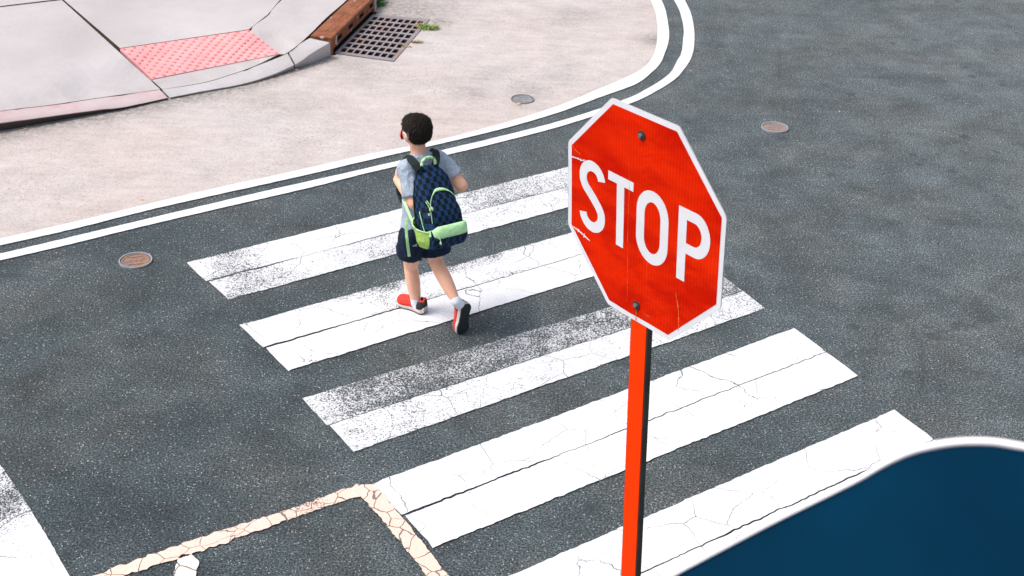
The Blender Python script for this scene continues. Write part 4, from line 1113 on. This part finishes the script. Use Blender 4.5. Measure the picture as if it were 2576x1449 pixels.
# shoes
SHOE = cloth('shoe_red_knit', (.62, .035, .025), (.74, .06, .04), .15, 40, 120, .7); SOLE = simple('sole_white', (.60, .53, .51), .6, .3, .06)
OUT = simple('outsole_black', (.016, .024, .024), .7, .3, .3, 50, .3); HEELB = simple('heel_black', (.02, .02, .022), .6, .3, .2); LACE = simple('lace_red_pale', (.85, .45, .42), .7, .2, .1)
def shoe(heel, d, upv, side_sign, L_=.205, showout=True):
    d = d.normalized(); upv = (upv-d*upv.dot(d)).normalized(); sx = d.cross(upv)     # right-hand side
    def W(x, y, z): return heel+d*x+sx*y+upv*z
    def half(t):   # half-width of sole along t (0 heel .. 1 toe)
        pts_ = [(0, .019), (.04, .029), (.12, .036), (.3, .033), (.5, .034), (.7, .043), (.85, .041), (.94, .031), (1, .012)]
        for (a_, va), (c_, vc_) in zip(pts_[:-1], pts_[1:]):
            if t <= c_: q = (t-a_)/(c_-a_); q = q*q*(3-2*q); return va+(vc_-va)*q
        return .01
    def curve(t): return side_sign*-.006*math.sin(pi*t)
    def rock(t): return .010*max(0, (t-.75)/.25)**2+.006*max(0, (.1-t)/.1)
    n, m = 24, 20
    root = None
    # midsole
    vs = []; fs = []
    prof = [(.93, .006), (1.03, .009), (1.06, .020), (1.0, .034), (.90, .037)]
    for i in range(n+1):
        t = i/n; h_ = half(t); c_ = curve(t); r_ = rock(t); hh = 1.15-.35*t
        row = [(h_*a_+c_, z*hh+r_) for a_, z in prof]+[(-h_*a_+c_, z*hh+r_) for a_, z in prof[::-1]]
        x0 = t*L_
        vs += [W(x0, y, z) for y, z in row]
    m = 10
    fs = [(i*m+j, i*m+(j+1) % m, (i+1)*m+(j+1) % m, (i+1)*m+j) for i in range(n) for j in range(m)]+[tuple(range(m)), tuple(n*m+j for j in range(m))[::-1]]
    shoe_root = []
    # upper
    uv_ = []; uf = []; K = 14
    for i in range(n+1):
        t = i/n; h_ = half(t)*.99; c_ = curve(t); r_ = rock(t)+.031*(1.15-.35*t)
        ht = .074 if t < .12 else (.074-.020*(t-.12)/.3 if t < .42 else .054-.022*((t-.42)/.58)**1.3)
        if t > .93: ht *= (1-((t-.93)/.07)**2*.6)
        if t < .04: ht = .060
        x0 = t*(L_-.008)+.003
        for k in range(K+1):
            a_ = pi*k/K; wy = h_*math.copysign(abs(math.cos(a_))**.75, math.cos(a_)); wz = (ht)*abs(math.sin(a_))**.8
            if ht > .045: wy *= 1-.28*(abs(math.sin(a_)))
            uv_.append(W(x0, wy+c_, r_+wz*.92))
    K1 = K+1
    mi = []
    for i in range(n):
        for k in range(K):
            if .06 < (i+.5)/n < .36 and abs(k-K/2+.5) < 3: continue       # the opening for the foot
            uf.append((i*K1+k, i*K1+k+1, (i+1)*K1+k+1, (i+1)*K1+k)); mi.append(1 if (i < n*.22 and (k < 3 or k >= K-3)) else 0)
    uf += [tuple(range(K1)), tuple(n*K1+k for k in range(K1))[::-1]]; mi += [1, 0]
    up_o = mesh_obj('shoe', [v-heel for v in uv_], uf, [SHOE, HEELB], smooth=True, midx=mi); up_o.location = heel
    up_o.modifiers.new('t', 'SOLIDIFY').thickness = .003
    so2 = mesh_obj('sole', [v-heel for v in vs], fs, SOLE, up_o, smooth=True)
    # outsole
    vs = []; fs = []
    for i in range(n+1):
        t = i/n; h_ = half(t)*1.0; c_ = curve(t); r_ = rock(t)
        x0 = t*L_*.985+.0015
        for y, z in ((1.0, .0095), (.96, .0015), (.4, .0), (-.4, .0), (-.96, .0015), (-1.0, .0095)):
            zz = z+r_+(.0016 if (i % 3 == 0 and abs(y) < .9) else 0)
            vs.append(W(x0, h_*y+c_, zz))
    fs = [(i*6+j, i*6+j+1, (i+1)*6+j+1, (i+1)*6+j) for i in range(n) for j in range(5)]+[tuple(range(6)), tuple(n*6+j for j in range(6))[::-1]]
    mesh_obj('outsole', [v-heel for v in vs], fs, OUT, up_o)
    # laces
    vs = []; fs = []
    for q in range(4):
        x0 = L_*(.42+.075*q); z0 = .088-.0075*q
        v_, f_ = tube([W(x0, -.017, z0-.010), W(x0+.003, 0, z0-.001), W(x0, .017, z0-.010)], .0022, 5, 7)
        b0 = len(vs); vs += v_; fs += [tuple(k+b0 for k in f) for f in f_]
    v_, f_ = tube([W(L_*.40, .0, .088), W(L_*.42, .016, .096), W(L_*.47, .022, .085)], .002, 5, 8); b0 = len(vs); vs += v_; fs += [tuple(k+b0 for k in f) for f in f_]
    v_, f_ = tube([W(L_*.40, .0, .088), W(L_*.44, -.016, .096), W(L_*.49, -.020, .083)], .002, 5, 8); b0 = len(vs); vs += v_; fs += [tuple(k+b0 for k in f) for f in f_]
    mesh_obj('laces', [v-heel for v in vs], fs, LACE, up_o, smooth=True)
    adopt(child, up_o)
    return up_o
shoe(LF0-LFd*.012+ZZ*.009, LFd, ZZ, -1)
# right shoe: sole turned towards the camera
upR = Vector((-.50, .68, .50)); 
shoe(heelR-RFd*.028-upR.normalized()*.038, RFd+Vector((0, 0, 0)), upR, 1)

# ------------------------------------------------------------------ backpack
bpk = empty('backpack', J['chest']); tag(bpk, 'blue and black checkered backpack with light green trim worn by the boy', 'backpack')
b = NB('checker_fabric', .8, .2); p = b.pos('uv')
ck = b.n('ShaderNodeTexChecker'); ck.inputs['Scale'].default_value = 1.0
mp = b.n('ShaderNodeMapping'); mp.inputs['Scale'].default_value = (46, 33, 1); b.l(p, mp.inputs[0])
nz = b.n('ShaderNodeTexNoise'); nz.inputs['Scale'].default_value = 1.2; b.l(mp.outputs[0], nz.inputs['Vector'])
vm = b.n('ShaderNodeVectorMath', operation='MULTIPLY_ADD'); vm.inputs[1].default_value = (.16, .16, 0); b.l(nz.outputs['Color'], vm.inputs[0]); b.l(mp.outputs[0], vm.inputs[2]); b.l(vm.outputs[0], ck.inputs['Vector'])
c = b.mix((.003, .006, .012), (.006, .038, .105), ck.outputs['Fac']); c = b.mix(c, b.ramp(b.noise(50, 3, .6, p), [(.3, .6), (.7, 1.3)]), 1.0, 'MULTIPLY')
b.base(c); g_ = b.pos('geo'); b.bump(b.noise(14, 3, .6, g_, .8), .35, .02); CHK = b.m
LIME = cloth('trim_light_green', (.42, .72, .34), (.50, .80, .42), .35, 22, 50, .7); MESHG = cloth('mesh_pocket_green', (.30, .48, .10), (.42, .62, .16), .4, 20, 60, .8)
BLK = cloth('strap_black', (.012, .018, .018), (.022, .028, .028), .2); 
BUp = (B(1078, 414, -.06)-B(1122, 615, -.255)).normalized()
bot = B(1110, 622, -.20); topc = B(1079, 414, -.035)
BL = (topc-bot).length; BUp = (topc-bot).normalized()
BR = (RD-BUp*RD.dot(BUp)).normalized(); BB = BR.cross(BUp)          # BB: which way is backwards
if BB.dot(-FD) < 0: BB = -BB
print('pack', BL, bot, topc)
def BP(x, z, d): return bot+BUp*z+BR*x+BB*d
def loft(secs, n=40, ex=2.6, z_of=None):
    """secs: (z, half-width, half-depth, centre-depth)"""
    vs = []; uv = []; N = len(secs)
    for z, hw, hd_, cd in secs:
        prev = None; s = 0
        for k in range(n+1):
            a_ = 2*pi*k/n-pi/2; ca, sa = math.cos(a_), math.sin(a_)
            x = hw*math.copysign(abs(ca)**(2/ex), ca); d = cd+hd_*math.copysign(abs(sa)**(2/ex), sa)
            v = BP(x, z, d)
            if prev is not None: s += (v-prev).length
            prev = v; vs.append(v); uv.append([s, z])
        mid_ = uv[-(n+1)+n//2][0]
        for q_ in uv[-(n+1):]: q_[0] -= mid_
    n1 = n+1
    fs = [(i*n1+k, i*n1+k+1, (i+1)*n1+k+1, (i+1)*n1+k) for i in range(N-1) for k in range(n)]
    fs += [tuple(range(n)), tuple((N-1)*n1+k for k in range(n))[::-1]]
    return vs, fs, uv
def interp(tab, z):
    for a_, c_ in zip(tab[:-1], tab[1:]):
        if z <= c_[0]:
            t = (z-a_[0])/(c_[0]-a_[0]); t = t*t*(3-2*t)*.5+t*.5
            return [x+(y-x)*t for x, y in zip(a_[1:], c_[1:])]
    return tab[-1][1:]
main_t = [(0, .085, .045, .0), (.012, .105, .070, .0), (.06, .122, .090, .008), (.18, .124, .090, .008), (.30, .116, .080, .0), (.38, .103, .066, -.005), (.43, .072, .050, -.012), (.452, .040, .030, -.016), (.46, .012, .010, -.018)]
sc_ = BL/.46
zz = [0, .004, .010, .02, .035]+[.05+.02*i for i in range(19)]+[.425, .438, .448, .455, .46]
secs = [(z*sc_, *interp(main_t, z)) for z in zz]
vs, fs, uv = loft(secs)
def bdisp(o, a=.004, s=11):
    for v in o.data.vertices: v.co += Vector((noise.noise(v.co*s), noise.noise(v.co*s+Vector((3, 3, 3))), noise.noise(v.co*s+Vector((7, 1, 3)))))*a
mo = mesh_obj('main_bag', vs, fs, CHK, uvs=uv, smooth=True); bdisp(mo); adopt(bpk, mo); MAINB = mo
# front pocket (upper), arch shaped, sitting on the rear face
def pocket(name, z0, z1, hw, dp, mat, cd, arch=True, ux=0):
    vs = []; uv = []; N, n = 22, 26
    for i in range(N+1):
        t = i/N; z = z0+(z1-z0)*t
        w_ = hw*(1-(max(0, (t-.45)/.55))**2.6*.97) if arch else hw*(1-.12*abs(2*t-1)**3)
        dpt = dp*math.sin(pi*min(1, max(0.0, t*.93+.05)))**.45
        c_d = cd(z)
        for k in range(n+1):
            a_ = pi*k/n; x = -w_*math.copysign(abs(math.cos(a_))**.6, math.cos(a_)); d = c_d+dpt*abs(math.sin(a_))**.55
            vs.append(BP(x+ux, z*sc_, d)); uv.append((x*1.0+.3, z))
    n1 = n+1
    fs = [(i*n1+k, i*n1+k+1, (i+1)*n1+k+1, (i+1)*n1+k) for i in range(N) for k in range(n)]+[tuple(range(n1)), tuple(N*n1+k for k in range(n1))[::-1]]
    o = mesh_obj(name, vs, fs, mat, uvs=uv, smooth=True); bdisp(o, .002); adopt(bpk, o); return o
def surf(z): h_ = interp(main_t, z); return h_[2]+h_[1]
FP = pocket('front_pocket', .012, .335, .106, .050, CHK, lambda z: surf(z)-.026)
def arch_strip(name, z0, z1, hw, cd, wd, mat, lift, parent, t0=.0, t1=1, ux=0):
    """ribbon that follows the top outline of a pocket"""
    P = []
    for i in range(41):
        a_ = pi*(t0+(t1-t0)*i/40); x = hw*-math.cos(a_); z = z0+(z1-z0)*abs(math.sin(a_))**.75
        P.append((x+ux, z))
    vs = []; fs = []
    for i, (x, z) in enumerate(P):
        x0, z_0 = P[max(0, i-1)]; x1, z_1 = P[min(40, i+1)]; tx, tz_ = x1-x0, (z_1-z_0); l_ = math.hypot(tx, tz_); nx, nz_ = -tz_/l_, tx/l_
        w_ = wd if not callable(wd) else wd(i/40)
        for s_, dd in ((-w_, -w_*.4), (-w_*.5, w_*.3), (w_*.5, w_*.3), (w_, -w_*.4)):
            xx, z2 = x+nx*s_, z+nz_*s_; vs.append(BP(xx, z2*sc_, cd(z2, xx)+lift+dd))
    fs = [(i*4+k, i*4+k+1, (i+1)*4+k+1, (i+1)*4+k) for i in range(40) for k in range(3)]
    o = mesh_obj(name, vs, fs, mat, smooth=True); 
    if parent is bpk: adopt(bpk, o)
    else: o.parent = parent
    return o
def fpd(z, x):
    t = max(0, min(1, (z-.012)/.323)); return surf(z)-.026+.050*math.sin(pi*min(1, t*.93+.05))**.45*max(0, 1-(abs(x)/.120)**3)**.4
arch_strip('green_trim', .15, .325, .098, fpd, lambda t: .0013+.0095*math.exp(-((t-.52)/.13)**2), LIME, .006, FP, .0, .97)
# lower pocket with light green band
LP = pocket('lower_pocket', .010, .13, .112, .035, CHK, lambda z: surf(z)+.006, arch=False)
vs = []; fs = []; N_, n_ = 8, 30
for i in range(N_+1):
    t = i/N_
    for k in range(n_+1):
        u = k/n_*2-1; x = u*.112; hgt = .034*(1-.55*max(0, -u-.75)/.25)
        z = .098+.004*u+hgt*(2*t-1)
        bulge = .012*math.sin(pi*t)**.6+.0022*noise.noise(Vector((u*7, t*3, 0)))
        d = surf(min(z, .16))+.006+.036*max(0, 1-abs(u)**3.2)**.45-.03*(abs(u) > .98)+bulge
        vs.append(BP(x, z*sc_, d))
n1 = n_+1; fs = [(i*n1+k, i*n1+k+1, (i+1)*n1+k+1, (i+1)*n1+k) for i in range(N_) for k in range(n_)]
o = mesh_obj('green_band', vs, fs, LIME, smooth=True); o.modifiers.new('t', 'SOLIDIFY').thickness = .004; o.parent = LP
# handle loop
v_, f_ = tube([B(1061, 418, -.10), B(1061.5, 409, -.09), B(1069, 399, -.07), B(1080, 395.5, -.05), B(1090, 398.5, -.03), B(1094.5, 407, -.03), B(1094, 413, -.03)], .0085, 8, 20)
o = mesh_obj('handle', v_, f_, LIME, smooth=True); adopt(bpk, o)
# ribbons
def ribbon(name, P, w_, mat, parent, wv_=None, th=.004, N=30):
    Q = cr([tuple(B(*q)) for q in P], N); vs = []; fs = []
    for i, q in enumerate(Q):
        t = (Q[min(i+1, N-1)]-Q[max(i-1, 0)]).normalized()
        vdir = (Vector((0, 0, H))-q).normalized() if wv_ is None else wv_(i/(N-1))
        sd_ = t.cross(vdir).normalized(); nn = sd_.cross(t)
        for a_, d in ((-1, 0), (-.9, th/2), (.9, th/2), (1, 0), (.9, -th/2), (-.9, -th/2)): vs.append(q+sd_*a_*w_/2+nn*d)
    fs = [(i*6+k, i*6+(k+1) % 6, (i+1)*6+(k+1) % 6, (i+1)*6+k) for i in range(N-1) for k in range(6)]+[tuple(range(6)), tuple((N-1)*6+k for k in range(6))[::-1]]
    o = mesh_obj(name, vs, fs, mat, smooth=False)
    if parent is bpk: adopt(bpk, o)
    else: o.parent = parent
    return o
cD = J['chest']
def strap(s_, P, w_=.046):
    Q = cr([tuple(q) for q in P], 44); vs = []; fs = []
    ctr = J['chest']+tz*.04
    for i, q in enumerate(Q):
        t = (Q[min(i+1, 43)]-Q[max(i-1, 0)]).normalized(); out_ = (q-(ctr+RD*s_*.03)); out_ = (out_-t*out_.dot(t)).normalized()
        sd_ = t.cross(out_).normalized()
        for a_, d in ((-1, 0), (-.85, .007), (.85, .007), (1, 0), (.85, -.006), (-.85, -.006)): vs.append(q+sd_*a_*w_/2+out_*d)
    fs = [(i*6+k, i*6+(k+1) % 6, (i+1)*6+(k+1) % 6, (i+1)*6+k) for i in range(43) for k in range(6)]+[tuple(range(6)), tuple(43*6+k for k in range(6))[::-1]]
    o = mesh_obj('shoulder_strap', vs, fs, BLK, smooth=False); adopt(bpk, o); return o
nb = J['nb']
sL = strap(-1, [B(1054, 427, -.105), B(1042, 410, -.08), B(1030, 398, -.01), B(1016, 400, .05), B(1003, 420, .085), B(1004, 455, .10), B(1006, 485, .08), B(1016, 510, .02)])
sR_ = strap(1, [B(1094, 415, -.03), B(1098, 400, .02), B(1097, 384, .09), B(1092, 378, .15), B(1085, 392, .21), B(1083, 420, .23), B(1088, 450, .225), B(1095, 490, .18)], .044)
ribbon('webbing', [(1015, 503, -.02), (1022, 520, -.10), (1031, 542, -.15), (1040, 563, -.19)], .016, LIME, bpk)
ribbon('webbing', [(1025, 546, -.15), (1022, 560, -.16), (1022, 580, -.17), (1025, 610, -.18), (1029.5, 645, -.14)], .016, LIME, bpk)
ribbon('webbing', [(1046, 540, -.16), (1050, 580, -.15), (1053, 615, -.11), (1057, 655, -.08)], .018, SHORT, bpk)
# side mesh pocket on the left side
vs = []; fs = []
NI, NJ = 12, 12
for j in range(NJ+1):
    for i in range(NI+1):
        u = i/NI; t = j/NJ
        ztop = .195-.10*u**.8*1.0+.0*(1-u)
        zbot = .005+.03*(1-u)
        z = zbot+(ztop-zbot)*t
        hw = interp(main_t, z)[0]; hd_ = interp(main_t, z)[1]
        d = -.075+.150*u
        bul = .026*math.sin(pi*min(1, u*1.0))*(.35+.65*t)+.003
        vs.append(BP(-hw*max(.2, (1-abs(d/(.09))**2.6))**(1/2.6)-bul, z*sc_, d+interp(main_t, z)[2]))
fs = [(j*(NI+1)+i, j*(NI+1)+i+1, (j+1)*(NI+1)+i+1, (j+1)*(NI+1)+i) for j in range(NJ) for i in range(NI)]
sp_o = mesh_obj('side_pocket', vs, fs, MESHG, smooth=True); bdisp(sp_o, .004, 20); adopt(bpk, sp_o)
top_edge = [vs[NJ*(NI+1)+i] for i in range(NI+1)]
v_, f_ = tube(top_edge, .0042, 6, 20); o = mesh_obj('pocket_trim', v_, f_, LIME, smooth=True); o.parent = sp_o
# zipper lines and pulls
def fpt(x, z, lift=.004): return BP(x, z*sc_, fpd(z, x)+lift)
def mainpt(x, z, lift=.004):
    h_ = interp(main_t, z); return BP(x, z*sc_, h_[2]+h_[1]*max(0, 1-(abs(x)/h_[0])**2.6)**(1/2.6)+lift)
def sidept(d, z, lift=.003):
    h_ = interp(main_t, z); return BP(-(h_[0]*max(0, 1-(abs(d-h_[2])/h_[1])**2.6)**(1/2.6))-lift, z*sc_, d)
for P in ([sidept(.035, .22), sidept(.045, .16), sidept(.052, .10), sidept(.05, .05)], ):
    v_, f_ = tube(P, .0028, 5, 16); o = mesh_obj('zipper', v_, f_, LIME, smooth=True); adopt(bpk, o)
for P in ([fpt(-.105, .27, .004), fpt(-.100, .25, .008), fpt(-.097, .225, .01)], [fpt(-.098, .275, .004), fpt(-.090, .25, .008), fpt(-.085, .228, .01)], [BP(-.085, .072*sc_, surf(.07)+.045), BP(-.082, .055*sc_, surf(.06)+.048), BP(-.080, .04*sc_, surf(.05)+.048)]):
    v_, f_ = tube(P, .0022, 5, 10); k = Blob(); k.ell(P[-1], BR, BB, BUp, .0065, .005, .011, 2)
    o = mesh_obj('zipper_pull', v_, f_, LIME, smooth=True); adopt(bpk, o); t_ = k.build('tab', LIME, None, vox=.0025, smooth=1); t_.parent = o
for P in ([sidept(-.0, .36), sidept(-.012, .30), sidept(-.015, .2), sidept(-.015, .1)],):
    v_, f_ = tube(P, .004, 5, 16); o = mesh_obj('zipper', v_, f_, BLK, smooth=True); adopt(bpk, o)
TAGM = simple('small_tag_yellow', (.75, .70, .30), .6, .3, .1)
c0 = fpt(-.109, .195, .003); o = mesh_obj('tag', [c0, c0+BR*.012, c0+BR*.012+BUp*.013, c0+BUp*.013, c0+BB*.002, c0+BR*.012+BB*.002, c0+BR*.012+BUp*.013+BB*.002, c0+BUp*.013+BB*.002], [(0, 1, 2, 3), (4, 5, 6, 7), (0, 1, 5, 4), (2, 3, 7, 6), (1, 2, 6, 5), (3, 0, 4, 7)], TAGM); adopt(bpk, o)
